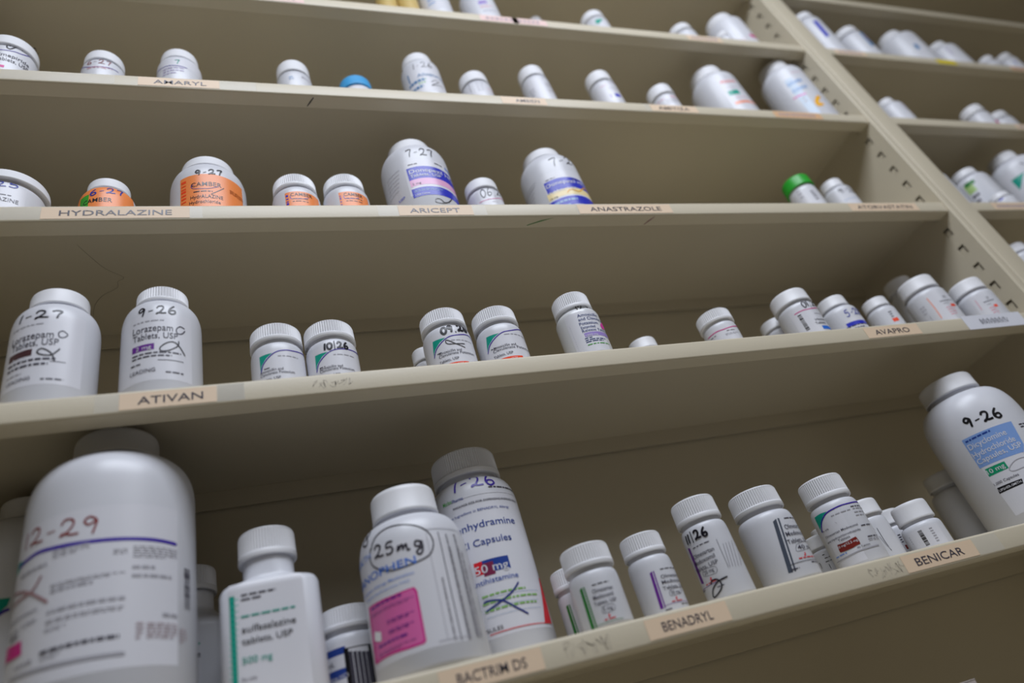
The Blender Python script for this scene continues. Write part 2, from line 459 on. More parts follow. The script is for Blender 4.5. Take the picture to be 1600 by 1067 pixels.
HAIR=[(-0.1336, 0.0424), (-0.1264, 0.0582), (-0.118, 0.0732), (-0.1059, 0.0848), (-0.1115, 0.0904), (-0.1135, 0.099), (-0.1272, 0.1087), (-0.136, 0.1225), (-0.1401, 0.1381)]
BOTTLES=[
('small amber-labelled bottle, leftmost on the top shelf','pill bottles on the top shelf',
 0.2012,0.0339,0.8497, 0.1019,0.0115,0.0139,0.0129, 2,0,'capwhite','bodyamber',
 [(0.00000,0.01249),(0.00120,0.01354),(0.00300,0.01388),(0.07889,0.01388),(0.08061,0.01386),(0.08179,0.01378),(0.08281,0.01365),(0.08371,0.01346),(0.08449,0.01323),(0.08518,0.01294),(0.08576,0.01261),(0.08624,0.01222),(0.08661,0.01179),(0.08688,0.01129),(0.08704,0.01071),(0.08710,0.00987),(0.09549,0.00987)],
 []),
('small yellow-labelled bottle on the top shelf, right beside its amber-labelled neighbour','pill bottles on the top shelf',
 0.2309,0.0341,0.8497, 0.1084,0.0117,0.0141,0.0129, 2,0,'capwhite','bodyamber',
 [(0.00000,0.01268),(0.00120,0.01374),(0.00300,0.01409),(0.08525,0.01409),(0.08696,0.01407),(0.08815,0.01399),(0.08917,0.01385),(0.09007,0.01367),(0.09086,0.01343),(0.09154,0.01314),(0.09213,0.01280),(0.09261,0.01241),(0.09298,0.01197),(0.09325,0.01146),(0.09341,0.01087),(0.09347,0.01002),(0.10192,0.01002)],
 []),
('white bottle with pale blue print on the top shelf, beside the small yellow-labelled bottle','pill bottles on the top shelf',
 0.2692,0.0324,0.8497, 0.1029,0.0153,0.0204,0.0128, 2,0,'capwhite','bodywhite',
 [(0.00000,0.01835),(0.00120,0.01988),(0.00300,0.02039),(0.07994,0.02039),(0.08151,0.02034),(0.08259,0.02020),(0.08352,0.01996),(0.08434,0.01963),(0.08506,0.01921),(0.08569,0.01870),(0.08622,0.01810),(0.08666,0.01741),(0.08700,0.01662),(0.08724,0.01573),(0.08739,0.01469),(0.08744,0.01318),(0.09646,0.01318)],
 [('R',-1.0419,0.0718,0.02988,0.07428,'paper'),
  ('F',-0.8912,-0.37,0.0389,0.05719,2,'ltblue')]),
("white bottle with lilac and pink print, cut by the picture's upper edge",'pill bottles on the top shelf',
 0.3364,0.0367,0.8497, 0.1267,0.0167,0.0247,0.0174, 2,0,'capwhite','bodywhite',
 [(0.00000,0.02219),(0.00120,0.02404),(0.00300,0.02465),(0.09335,0.02465),(0.09609,0.02459),(0.09799,0.02438),(0.09961,0.02405),(0.10104,0.02358),(0.10230,0.02298),(0.10339,0.02225),(0.10432,0.02139),(0.10508,0.02040),(0.10568,0.01928),(0.10611,0.01800),(0.10637,0.01651),(0.10646,0.01437),(0.11800,0.01437)],
 [('R',-0.358,0.3353,0.02499,0.08169,'paper'),
  ('R',-0.4685,0.024,0.05308,0.06163,'lilac'),
  ('F',-0.4594,0.3263,0.04147,0.0488,2,'rose'),
  ('F',-0.41,0.3298,0.03325,0.03542,1,'navy')]),
("tiny white cap just peeking over the top shelf's lip",'pill bottles on the top shelf',
 0.4495,0.0725,0.8497, 0.1322,0.0107,0.0125,0.0101, 2,0,'capwhite','bodywhite',
 [(0.00000,0.01122),(0.00120,0.01215),(0.00300,0.01246),(0.11565,0.01246),(0.11662,0.01244),(0.11730,0.01238),(0.11787,0.01227),(0.11838,0.01212),(0.11883,0.01193),(0.11921,0.01170),(0.11954,0.01143),(0.11981,0.01112),(0.12003,0.01076),(0.12018,0.01036),(0.12027,0.00989),(0.12030,0.00921),(0.12716,0.00921)],
 []),
('white bottle with a teal mark, alone in the middle of the top shelf','pill bottles on the top shelf',
 0.5212,0.0392,0.8497, 0.0891,0.0185,0.0192,0.0163, 2,0,'capwhite','bodywhite',
 [(0.00000,0.01725),(0.00120,0.01868),(0.00300,0.01916),(0.06101,0.01916),(0.06281,0.01914),(0.06407,0.01908),(0.06514,0.01897),(0.06609,0.01882),(0.06692,0.01864),(0.06764,0.01841),(0.06825,0.01814),(0.06876,0.01783),(0.06916,0.01748),(0.06944,0.01708),(0.06961,0.01661),(0.06967,0.01593),(0.08097,0.01593)],
 [('R',-0.6357,0.3363,0.03496,0.06335,'paper'),
  ('G',[(-0.5604,0.0599),(0.0967,0.05898),(-0.4633,0.04738),(-0.6565,0.05131)],'teal')]),
('small faintly blue-printed bottle on the top shelf, beside the big magenta-marked bottle','pill bottles on the top shelf',
 0.6755,0.0402,0.8497, 0.0786,0.0195,0.0202,0.0158, 2,0,'capwhite','bodywhite',
 [(0.00000,0.01820),(0.00120,0.01972),(0.00300,0.02022),(0.05132,0.02022),(0.05302,0.02020),(0.05420,0.02013),(0.05522,0.02002),(0.05611,0.01986),(0.05689,0.01966),(0.05757,0.01942),(0.05815,0.01913),(0.05862,0.01880),(0.05900,0.01842),(0.05926,0.01799),(0.05943,0.01749),(0.05948,0.01677),(0.07072,0.01677)],
 [('R',-0.2692,0.9348,0.03589,0.05356,'paper'),
  ('F',0.5811,0.5909,0.04773,0.05979,2,'ltblue')]),
('large white bottle with a magenta mark at the right end of the top shelf','pill bottles on the top shelf',
 0.7706,0.0391,0.8497, 0.1156,0.0234,0.0311,0.0176, 2,0,'capwhite','bodywhite',
 [(0.00000,0.02797),(0.00120,0.03030),(0.00300,0.03108),(0.08441,0.03108),(0.08641,0.03101),(0.08779,0.03079),(0.08898,0.03043),(0.09002,0.02993),(0.09094,0.02928),(0.09174,0.02851),(0.09241,0.02759),(0.09297,0.02653),(0.09341,0.02533),(0.09372,0.02397),(0.09391,0.02238),(0.09397,0.02008),(0.10675,0.02008)],
 [('R',-0.2066,0.8629,0.00671,0.06948,'paper'),
  ('R',-0.0225,0.5165,0.0259,0.03516,'magenta'),
  ('F',0.5079,0.5128,0.04172,0.06742,2,'lightgrey'),
  ('F',-0.5769,-0.2966,0.02225,0.02499,1,'rose')]),
('tiny white bottle standing in front of the big magenta-marked bottle on the top shelf','pill bottles on the top shelf',
 0.7294,0.0216,0.8497, 0.0442,0.0108,0.0116,0.0101, 2,0,'capwhite','bodywhite',
 [(0.00000,0.01041),(0.00120,0.01128),(0.00300,0.01157),(0.02682,0.01157),(0.02796,0.01155),(0.02875,0.01151),(0.02943,0.01144),(0.03002,0.01133),(0.03055,0.01120),(0.03100,0.01104),(0.03139,0.01085),(0.03171,0.01064),(0.03196,0.01039),(0.03214,0.01011),(0.03225,0.00979),(0.03228,0.00932),(0.03917,0.00932)],
 []),
('white bottle dated 09/26 at the left edge of the second shelf','pill bottles on the second shelf',
 -0.2082,0.0392,0.6679, 0.0826,0.0242,0.0242,0.0158, 2,0,'capwhite','bodywhite',
 [(0.00000,0.02174),(0.00120,0.02355),(0.00300,0.02416),(0.05759,0.02416),(0.05893,0.02413),(0.05986,0.02407),(0.06065,0.02396),(0.06135,0.02381),(0.06197,0.02361),(0.06251,0.02337),(0.06296,0.02309),(0.06334,0.02277),(0.06363,0.02241),(0.06384,0.02199),(0.06397,0.02151),(0.06401,0.02081),(0.07466,0.02081)],
 [('S',[(-0.3502,0.05323),(0.1018,0.05299),(0.4622,0.05479),(0.884,0.05915),(1.9396,0.08333)],'violet',0.9),
  ('H', '09/26', 0.1734, 1.9447, 0.0545, 0.08983, 0.01214, 1.0, 'ink'),
  ('T', 'Glimepiride', -0.2714, 1.0568, 0.04329, 0.00532, 'slate'),
  ('T', 'Tablets, USP', -0.105, 1.0462, 0.03595, 0.00527, 'slate'),
  ('R',0.01,0.2498,0.02466,0.02837,'magenta')]),
('white bottle with pink print and a violet arc, left of the leftmost peach tape','pill bottles on the second shelf',
 -0.1253,0.0405,0.6679, 0.0765,0.0191,0.0205,0.0154, 2,0,'capwhite','bodywhite',
 [(0.00000,0.01843),(0.00120,0.01997),(0.00300,0.02048),(0.05044,0.02048),(0.05199,0.02045),(0.05306,0.02037),(0.05398,0.02024),(0.05479,0.02006),(0.05550,0.01982),(0.05612,0.01953),(0.05664,0.01920),(0.05708,0.01881),(0.05741,0.01837),(0.05766,0.01787),(0.05780,0.01728),(0.05785,0.01644),(0.06875,0.01644)],
 [('S',[(-1.272,0.05601),(-0.4211,0.04288),(0.1568,0.04234),(0.5721,0.04404),(0.8974,0.04505)],'violet',0.7),
  ('F',-0.5493,0.5848,0.03867,0.04234,2,'rose'),
  ('H', '6-27', -0.5687, 0.5283, 0.04714, 0.04722, 0.00731, 0.6, 'maroon')]),
("white bottle with teal marks and a violet arc, above the second shelf's leftmost tape",'pill bottles on the second shelf',
 -0.0539,0.0422,0.6679, 0.0912,0.0192,0.0222,0.0152, 2,0,'capwhite','bodywhite',
 [(0.00000,0.01999),(0.00120,0.02166),(0.00300,0.02221),(0.06375,0.02221),(0.06563,0.02218),(0.06693,0.02206),(0.06804,0.02188),(0.06902,0.02162),(0.06988,0.02129),(0.07063,0.02088),(0.07127,0.02041),(0.07179,0.01986),(0.07220,0.01924),(0.07250,0.01854),(0.07267,0.01771),(0.07273,0.01653),(0.08359,0.01653)],
 [('R',-1.4103,1.3801,0.05012,0.06623,'paper'),
  ('S',[(-1.3146,0.05822),(-0.7706,0.05444),(-0.3328,0.05271),(0.0225,0.05165),(0.4387,0.05068)],'violet',0.8),
  ('H', '7', -0.1153, 0.1254, 0.05441, 0.05511, 0.00772, 0.7, 'teal'),
  ('F',-0.6653,0.2922,0.03545,0.04929,3,'lilacgrey')]),
('plain white-capped bottle with faint grey print, left of the bright blue cap','pill bottles on the second shelf',
 0.0645,0.0392,0.6679, 0.0810,0.0185,0.0192,0.0198, 2,0,'capwhite','bodywhite',
 [(0.00000,0.01728),(0.00120,0.01872),(0.00300,0.01920),(0.05068,0.01920),(0.05222,0.01918),(0.05329,0.01912),(0.05421,0.01901),(0.05502,0.01886),(0.05573,0.01867),(0.05634,0.01844),(0.05687,0.01817),(0.05730,0.01786),(0.05764,0.01750),(0.05788,0.01710),(0.05803,0.01663),(0.05807,0.01595),(0.07113,0.01595)],
 [('R',-1.6751,1.3945,0.05186,0.05264,'paper'),
  ('F',-0.3781,-0.0932,0.03823,0.04507,2,'ltblue'),
  ('F',0.3366,1.0107,0.04357,0.04751,3,'lightgrey')]),
("bottle with a bright blue screw cap, mostly hidden by the second shelf's lip",'pill bottles on the second shelf',
 0.1356,0.0508,0.6679, 0.0751,0.0196,0.0208,0.0176, 2,0,'capblue','bodywhite',
 [(0.00000,0.01876),(0.00120,0.02032),(0.00300,0.02084),(0.04480,0.02084),(0.04676,0.02081),(0.04813,0.02073),(0.04930,0.02060),(0.05032,0.02042),(0.05123,0.02018),(0.05201,0.01990),(0.05268,0.01956),(0.05323,0.01918),(0.05366,0.01874),(0.05397,0.01824),(0.05415,0.01766),(0.05421,0.01682),(0.06634,0.01682)],
 [('R',-1.8077,0.761,0.03921,0.04742,'paper')]),
('white round-shouldered bottle dated 1-26 with steel blue print on the second shelf','pill bottles on the second shelf',
 0.2164,0.0391,0.6679, 0.1140,0.0192,0.0241,0.0163, 2,0,'capwhite','bodywhite',
 [(0.00000,0.02168),(0.00120,0.02349),(0.00300,0.02409),(0.08191,0.02409),(0.08453,0.02404),(0.08634,0.02389),(0.08789,0.02364),(0.08926,0.02329),(0.09046,0.02285),(0.09151,0.02231),(0.09239,0.02167),(0.09313,0.02094),(0.09370,0.02011),(0.09411,0.01917),(0.09435,0.01807),(0.09444,0.01648),(0.10583,0.01648)],
 [('R',-1.1319,0.7469,0.02519,0.08162,'paper'),
  ('H', '1-26', -0.6294, 0.3892, 0.07132, 0.07214, 0.01058, 0.6, 'ink'),
  ('R',-1.0783,-0.9934,0.05309,0.06992,'steel'),
  ('T', 'Allopurinol', -0.5602, 1.0933, 0.05423, 0.00679, 'steel'),
  ('F',-0.6028,-0.1681,0.0381,0.04952,2,'palegreen'),
  ('S',[(0.0176,0.04125),(0.2726,0.04639),(0.4301,0.04387),(0.0014,0.03481),(0.4641,0.03803),(0.6751,0.03772)],'ink',0.7),
  ('F',-1.1345,-0.2214,0.02721,0.05048,2,'steel')]),
('short white bottle with coarse dark print, right of the bottle dated 1-26','pill bottles on the second shelf',
 0.2827,0.0390,0.6679, 0.0836,0.0186,0.0190,0.0190, 2,0,'capwhite','bodywhite',
 [(0.00000,0.01712),(0.00120,0.01855),(0.00300,0.01902),(0.05278,0.01902),(0.05458,0.01900),(0.05584,0.01894),(0.05691,0.01884),(0.05786,0.01870),(0.05869,0.01852),(0.05941,0.01830),(0.06002,0.01805),(0.06053,0.01776),(0.06093,0.01742),(0.06121,0.01704),(0.06138,0.01660),(0.06144,0.01596),(0.07408,0.01596)],
 [('R',-1.9,1.3422,0.03206,0.05512,'paper'),
  ('S',[(0.9973,0.07285),(0.9938,0.06785),(0.9867,0.06573)],'ink',0.8),
  ('B',-0.8367,-0.8037,0.03704,0.06465,5,'slate'),
  ('F',-0.3746,0.1176,0.03593,0.0551,4,'lightgrey'),
  ('F',0.2618,0.9931,0.0429,0.04458,1,'rose')]),
('slim white bottle with grey print, left of the royal-blue-squared slim one','pill bottles on the second shelf',
 0.3682,0.0384,0.6679, 0.1067,0.0176,0.0184,0.0206, 2,0,'capwhite','bodywhite',
 [(0.00000,0.01658),(0.00120,0.01796),(0.00300,0.01842),(0.07509,0.01842),(0.07676,0.01840),(0.07792,0.01834),(0.07891,0.01823),(0.07978,0.01808),(0.08055,0.01789),(0.08121,0.01765),(0.08178,0.01738),(0.08224,0.01706),(0.08261,0.01670),(0.08287,0.01629),(0.08303,0.01582),(0.08308,0.01513),(0.09638,0.01513)],
 [('R',-1.0698,0.462,0.02483,0.07719,'paper'),
  ('F',0.131,0.8746,0.07463,0.07625,1,'navy'),
  ('F',0.1648,0.6275,0.05452,0.06449,4,'grey'),
  ('F',-1.1896,-0.7707,0.04131,0.05713,3,'lightgrey'),
  ('F',0.1273,0.8793,0.04532,0.04897,2,'grey')]),
('slim white bottle with royal blue squares and magenta print on the second shelf','pill bottles on the second shelf',
 0.4673,0.0382,0.6679, 0.1052,0.0180,0.0182,0.0205, 2,0,'capwhite','bodywhite',
 [(0.00000,0.01642),(0.00120,0.01779),(0.00300,0.01824),(0.07388,0.01824),(0.07551,0.01823),(0.07665,0.01817),(0.07762,0.01808),(0.07847,0.01796),(0.07922,0.01779),(0.07987,0.01760),(0.08043,0.01737),(0.08089,0.01711),(0.08124,0.01681),(0.08150,0.01646),(0.08166,0.01607),(0.08171,0.01549),(0.09500,0.01549)],
 [('R',-1.1464,0.7639,0.03343,0.07594,'paper'),
  ('F',-0.7816,-0.3061,0.06701,0.06861,1,'magenta'),
  ('F',-0.054,0.7642,0.07245,0.07406,1,'purple'),
  ('F',-0.2647,0.6194,0.05803,0.06147,2,'lightgrey'),
  ('R',-0.096,0.3494,0.04145,0.0485,'royal'),
  ('R',-0.4488,-0.3728,0.04169,0.04804,'lilac')]),
('short white bottle with a magenta line, left of the large red-printed bottle','pill bottles on the second shelf',
 0.5548,0.0373,0.6679, 0.0811,0.0181,0.0173,0.0198, 2,0,'capwhite','bodywhite',
 [(0.00000,0.01559),(0.00120,0.01689),(0.00300,0.01733),(0.05083,0.01733),(0.05238,0.01732),(0.05346,0.01728),(0.05439,0.01722),(0.05520,0.01714),(0.05592,0.01704),(0.05654,0.01691),(0.05707,0.01676),(0.05751,0.01659),(0.05785,0.01639),(0.05809,0.01617),(0.05824,0.01591),(0.05829,0.01554),(0.07125,0.01554)],
 [('R',-1.9,0.5114,0.02222,0.05279,'paper'),
  ('F',-1.2952,-0.6844,0.04778,0.04931,1,'magenta'),
  ('R',-0.1824,0.6801,0.04834,0.05085,'rose'),
  ('F',-0.6386,0.3805,0.03494,0.04578,3,'lightgrey')]),
('large white bottle with red print and a teal bar on the second shelf','pill bottles on the second shelf',
 0.6677,0.0460,0.6679, 0.1413,0.0249,0.0340,0.0199, 2,0,'capwhite','bodywhite',
 [(0.00000,0.03056),(0.00120,0.03311),(0.00300,0.03395),(0.10098,0.03395),(0.10437,0.03387),(0.10672,0.03362),(0.10873,0.03321),(0.11050,0.03264),(0.11205,0.03191),(0.11340,0.03102),(0.11455,0.02998),(0.11550,0.02878),(0.11624,0.02741),(0.11677,0.02585),(0.11709,0.02404),(0.11720,0.02142),(0.13137,0.02142)],
 [('R',-0.6849,0.1236,0.004,0.10078,'paper'),
  ('T', 'Abacavir', -0.5431, 0.2174, 0.082, 0.00687, 'orangered'),
  ('F',-0.4412,0.2957,0.06762,0.0706,1,'grey'),
  ('R',-0.5122,-0.0351,0.0536,0.06349,'teal'),
  ('F',-0.3549,0.2304,0.04389,0.04688,1,'rose'),
  ('R',-0.5232,0.582,0.03327,0.03887,'salmon'),
  ('F',-0.2382,0.5826,0.09177,0.09476,1,'lightgrey')]),
("large white bottle with pale blue panel and yellow sun mark, second shelf's right end",'pill bottles on the second shelf',
 0.8003,0.0371,0.6679, 0.1598,0.0228,0.0331,0.0200, 2,0,'capwhite','bodywhite',
 [(0.00000,0.02976),(0.00120,0.03224),(0.00300,0.03306),(0.11913,0.03306),(0.12263,0.03297),(0.12505,0.03271),(0.12713,0.03227),(0.12895,0.03165),(0.13056,0.03087),(0.13195,0.02991),(0.13314,0.02879),(0.13412,0.02750),(0.13488,0.02603),(0.13543,0.02436),(0.13576,0.02242),(0.13587,0.01961),(0.14977,0.01961)],
 [('R',-0.8904,-0.536,0.00893,0.1005,'paleblue'),
  ('F',-0.4138,0.0938,0.10734,0.11025,1,'rose'),
  ('F',-0.8986,-0.2256,0.06064,0.09254,2,'ltblue'),
  ('S',[(-1.0432,0.06197),(-0.7912,0.06065),(-0.4908,0.05851)],'hotpink',2.2),
  ('F',-0.7792,-0.6322,0.04034,0.05432,2,'grey'),
  ('S',[(-0.0511,0.04813),(-0.3266,0.03818),(-0.3715,0.02916),(-0.1677,0.02972)],'gold',6.0),
  ('R',-0.2594,-0.0919,0.02486,0.03353,'paper')]),
("wide white jar with a broad lid, third shelf's left edge",'pill bottles on the third shelf',
 -0.1888,0.0438,0.4835, 0.0617,0.0310,0.0288,0.0113, 2,0,'capwhite','bodywhite',
 [(0.00000,0.02596),(0.00120,0.02812),(0.00300,0.02884),(0.04065,0.02884),(0.04207,0.02883),(0.04306,0.02878),(0.04391,0.02871),(0.04466,0.02861),(0.04531,0.02848),(0.04588,0.02833),(0.04637,0.02814),(0.04677,0.02793),(0.04708,0.02769),(0.04730,0.02742),(0.04744,0.02710),(0.04748,0.02664),(0.05604,0.02664)],
 [('H', '1-25', -0.4366, 0.5717, 0.03802, 0.04131, 0.00664, 1.0, 'blueink'),
  ('R',-0.8858,0.7616,0.01306,0.04238,'paper'),
  ('F',-0.0572,0.4193,0.02857,0.03111,1,'slate'),
  ('T', 'HYDRALAZINE', -0.5449, 0.6083, 0.02298, 0.00446, 'slate')]),
('orange-labelled bottle with blue handwritten 6-27 on the third shelf','pill bottles on the third shelf',
 -0.1149,0.0533,0.4835, 0.0770,0.0180,0.0233,0.0122, 2,0,'capwhite','bodywhite',
 [(0.00000,0.02095),(0.00120,0.02270),(0.00300,0.02328),(0.04704,0.02328),(0.05009,0.02323),(0.05220,0.02307),(0.05401,0.02282),(0.05561,0.02246),(0.05701,0.02201),(0.05822,0.02146),(0.05926,0.02081),(0.06011,0.02006),(0.06078,0.01921),(0.06126,0.01825),(0.06155,0.01712),(0.06164,0.01549),(0.07083,0.01549)],
 [('R',-1.2951,1.2364,0.02101,0.06071,'orange'),
  ('R',-0.9136,-0.4805,0.02301,0.04988,'green'),
  ('T', 'CAMBER', -0.6998, 0.3391, 0.03782, 0.00529, 'dark'),
  ('H', '6-27', -0.4482, 0.7276, 0.04677, 0.0505, 0.00763, 1.0, 'blueink')]),
('large orange-labelled bottle with black handwritten 9-27 on the third shelf','pill bottles on the third shelf',
 -0.0303,0.0538,0.4835, 0.1034,0.0245,0.0338,0.0126, 2,0,'capwhite','bodywhite',
 [(0.00000,0.03039),(0.00120,0.03292),(0.00300,0.03376),(0.06304,0.03376),(0.06798,0.03368),(0.07141,0.03343),(0.07435,0.03301),(0.07694,0.03243),(0.07921,0.03169),(0.08119,0.03078),(0.08287,0.02972),(0.08425,0.02850),(0.08533,0.02711),(0.08611,0.02553),(0.08658,0.02369),(0.08673,0.02103),(0.09717,0.02103)],
 [('R',-0.7114,1.0949,0.002,0.06394,'orange'),
  ('B',-0.6718,-0.5257,0.03008,0.06028,7,'orangered'),
  ('T', 'CAMBER', -0.3818, 0.3932, 0.04733, 0.00567, 'dark'),
  ('S',[(-0.2946,0.05),(-0.3813,0.04889),(-0.2966,0.04477),(0.0462,0.04361),(0.3311,0.04799)],'blueink',0.5),
  ('F',-0.3196,0.1599,0.03789,0.04086,1,'dark'),
  ('T', 'HydrALAZINE', -0.4012, 0.4175, 0.03119, 0.00467, 'dark'),
  ('T', 'Hydrochloride', -0.4345, 0.3475, 0.02464, 0.00419, 'dark'),
  ('S',[(0.1195,0.03632),(0.2832,0.04123),(0.4583,0.04773)],'dark',0.8),
  ('F',0.6188,1.1194,0.04318,0.04872,5,'rust'),
  ('H', '9-27', -0.268, 0.4339, 0.06208, 0.06476, 0.00733, 1.1, 'ink')]),
('left one of the two small orange-labelled ribbed-cap bottles on the third shelf','pill bottles on the third shelf',
 0.0491,0.0479,0.4835, 0.0761,0.0211,0.0229,0.0165, 2,1,'capwhite','bodywhite',
 [(0.00000,0.02063),(0.00120,0.02235),(0.00300,0.02292),(0.04581,0.02292),(0.04795,0.02289),(0.04943,0.02280),(0.05070,0.02264),(0.05181,0.02243),(0.05279,0.02215),(0.05365,0.02181),(0.05437,0.02142),(0.05497,0.02096),(0.05544,0.02044),(0.05577,0.01985),(0.05597,0.01917),(0.05604,0.01817),(0.06787,0.01817)],
 [('R',-0.5137,1.0432,0.02177,0.04587,'orange'),
  ('B',-0.4792,-0.3806,0.02141,0.04362,6,'royal'),
  ('T', 'CAMBER', -0.2836, 0.6229, 0.03958, 0.00446, 'dark'),
  ('S',[(-0.2992,0.04052),(-0.2507,0.03613),(0.1298,0.03531),(0.4529,0.03831)],'royal',0.5),
  ('F',-0.2161,0.4381,0.03412,0.03614,1,'dark'),
  ('F',-0.2285,0.4186,0.03062,0.03263,1,'dark')]),
('right one of the two small orange-labelled ribbed-cap bottles on the third shelf','pill bottles on the third shelf',
 0.0975,0.0481,0.4835, 0.0777,0.0206,0.0231,0.0167, 2,1,'capwhite','bodywhite',
 [(0.00000,0.02076),(0.00120,0.02249),(0.00300,0.02307),(0.04690,0.02307),(0.04910,0.02303),(0.05062,0.02293),(0.05193,0.02275),(0.05308,0.02251),(0.05409,0.02220),(0.05497,0.02182),(0.05571,0.02138),(0.05633,0.02087),(0.05681,0.02029),(0.05716,0.01963),(0.05736,0.01886),(0.05743,0.01775),(0.06931,0.01775)],
 [('R',-0.4333,0.9593,0.02034,0.04593,'orange'),
  ('B',-0.4034,-0.3526,0.02008,0.04374,6,'royal'),
  ('T', 'CAMBER', -0.2259, 0.6034, 0.03966, 0.00453, 'dark'),
  ('S',[(-0.2364,0.04051),(-0.1948,0.03615),(0.1392,0.03568),(0.4167,0.03834)],'royal',0.5),
  ('F',-0.1571,0.5633,0.03463,0.03666,1,'dark'),
  ('F',-0.1754,0.5288,0.03086,0.03289,1,'dark')]),
('large white bottle dated 7-27 with a royal blue and pink label','pill bottles on the third shelf',
 0.1765,0.0482,0.4835, 0.1322,0.0245,0.0362,0.0138, 2,0,'capwhite','bodywhite',
 [(0.00000,0.03260),(0.00120,0.03532),(0.00300,0.03623),(0.09191,0.03623),(0.09656,0.03613),(0.09978,0.03583),(0.10255,0.03533),(0.10498,0.03464),(0.10711,0.03376),(0.10897,0.03269),(0.11055,0.03143),(0.11185,0.02997),(0.11287,0.02832),(0.11360,0.02645),(0.11404,0.02426),(0.11418,0.02110),(0.12527,0.02110)],
 [('R',-0.5975,1.148,0.03008,0.0816,'paper'),
  ('R',-0.5297,1.481,0.05124,0.07018,'royal'),
  ('T', 'Donepezil HCl', -0.4721, 1.0056, 0.06119, 0.00575, 'paper'),
  ('T', 'Tablets, USP', -0.4747, 0.4448, 0.05536, 0.0042, 'paper'),
  ('R',-0.5279,1.4849,0.04242,0.05196,'pinkband'),
  ('T', '5 mg', -0.465, -0.2253, 0.04413, 0.00291, 'slate'),
  ('R',-0.5383,1.4921,0.02652,0.03895,'royal'),
  ('F',-0.455,0.3922,0.03264,0.03612,2,'ltblue'),
  ('T', '1,000 Tablets', -0.4652, -0.0629, 0.02831, 0.00213, 'paper'),
  ('F',-0.454,-0.169,0.07216,0.07534,1,'slate'),
  ('F',0.345,0.6126,0.07454,0.07773,1,'slate'),
  ('R',0.7467,1.1461,0.0766,0.08007,'blue'),
  ('N',-1.2755,-0.7262,0.07369,0.00063,'grey'),
  ('N',-1.2923,-0.7591,0.06838,0.00063,'grey'),
  ('N',-1.3092,-0.7918,0.06311,0.00062,'grey'),
  ('N',-1.3238,-0.8254,0.05787,0.00062,'grey'),
  ('N',-1.3406,-0.8588,0.05272,0.00061,'grey'),
  ('N',-1.3573,-0.8932,0.04766,0.00061,'grey'),
  ('H', '7-27', -0.4261, 0.3998, 0.08676, 0.08708, 0.01164, 0.9, 'ink'),
  ('S',[(0.0294,0.01964),(0.1101,0.02109),(0.1995,0.01975),(0.2787,0.01625),(0.433,0.01896),(0.5839,0.02628),(0.433,0.01896),(0.2166,0.01463),(0.0507,0.01533),(0.0184,0.01778)],'ink',1.0),
  ('T', 'USP', -0.9929, -0.7652, 0.0321, 0.00333, 'royal')]),
('small white bottle with handwritten 06/27, between the two large blue-labelled bottles','pill bottles on the third shelf',
 0.2439,0.0442,0.4835, 0.0719,0.0183,0.0192,0.0145, 2,0,'capwhite','bodywhite',
 [(0.00000,0.01730),(0.00120,0.01874),(0.00300,0.01922),(0.04453,0.01922),(0.04658,0.01920),(0.04800,0.01913),(0.04922,0.01902),(0.05029,0.01886),(0.05123,0.01866),(0.05205,0.01841),(0.05274,0.01812),(0.05332,0.01779),(0.05376,0.01741),(0.05409,0.01698),(0.05428,0.01648),(0.05434,0.01575),(0.06469,0.01575)],
 [('H', '06/27', -0.5293, 1.0579, 0.0383, 0.0442, 0.01289, 0.8, 'ink'),
  ('R',-0.8453,1.0627,0.01836,0.03679,'paper'),
  ('S',[(-0.7468,0.03396),(-0.3158,0.03445),(0.1314,0.0355),(0.6797,0.03943),(1.0578,0.04087)],'magenta',0.7),
  ('F',-0.0422,0.2588,0.02934,0.03103,1,'lightgrey')]),
('large white bottle with a royal blue and yellow label on the third shelf','pill bottles on the third shelf',
 0.3348,0.0490,0.4835, 0.1252,0.0235,0.0340,0.0139, 2,0,'capwhite','bodywhite',
 [(0.00000,0.03060),(0.00120,0.03315),(0.00300,0.03400),(0.08477,0.03400),(0.08948,0.03391),(0.09274,0.03363),(0.09554,0.03318),(0.09800,0.03255),(0.10016,0.03175),(0.10204,0.03077),(0.10364,0.02963),(0.10495,0.02830),(0.10598,0.02680),(0.10672,0.02509),(0.10716,0.02310),(0.10731,0.02022),(0.11825,0.02022)],
 [('R',-0.8464,0.787,0.004,0.07049,'paper'),
  ('R',-0.8036,1.2436,0.03893,0.05887,'royal'),
  ('T', 'Donepezil HCl', -0.7653, 0.7257, 0.04963, 0.00569, 'paper'),
  ('T', 'Tablets, USP', -0.7878, 0.1773, 0.03878, 0.00414, 'paper'),
  ('R',-0.8574,1.2484,0.03132,0.04141,'yellowband'),
  ('T', '10 mg', -0.8054, -0.545, 0.03165, 0.00289, 'slate'),
  ('R',-0.9106,0.9071,0.01583,0.02909,'royal'),
  ('F',-0.8221,0.0392,0.0105,0.02525,2,'ltblue'),
  ('T', '1,000 Tablets', -0.8568, -0.4165, 0.01517, 0.00212, 'paper'),
  ('F',-0.7047,-0.3952,0.05873,0.06172,1,'slate'),
  ('F',0.1571,0.4496,0.05394,0.05693,1,'slate'),
  ('R',0.6111,0.903,0.05422,0.05776,'blue'),
  ('N',-1.7993,-1.0369,0.06874,0.00064,'grey'),
  ('N',-1.9043,-1.0954,0.06517,0.00064,'grey'),
  ('N',-2.1172,-1.1549,0.06341,0.00064,'grey'),
  ('N',-2.1156,-1.2169,0.05828,0.00063,'grey'),
  ('N',-2.1139,-1.2816,0.05326,0.00063,'grey'),
  ('N',-2.1123,-1.3493,0.04835,0.00063,'grey'),
  ('H', '7-27', -0.3617, 0.901, 0.0768, 0.0874, 0.01435, 0.8, 'ink'),
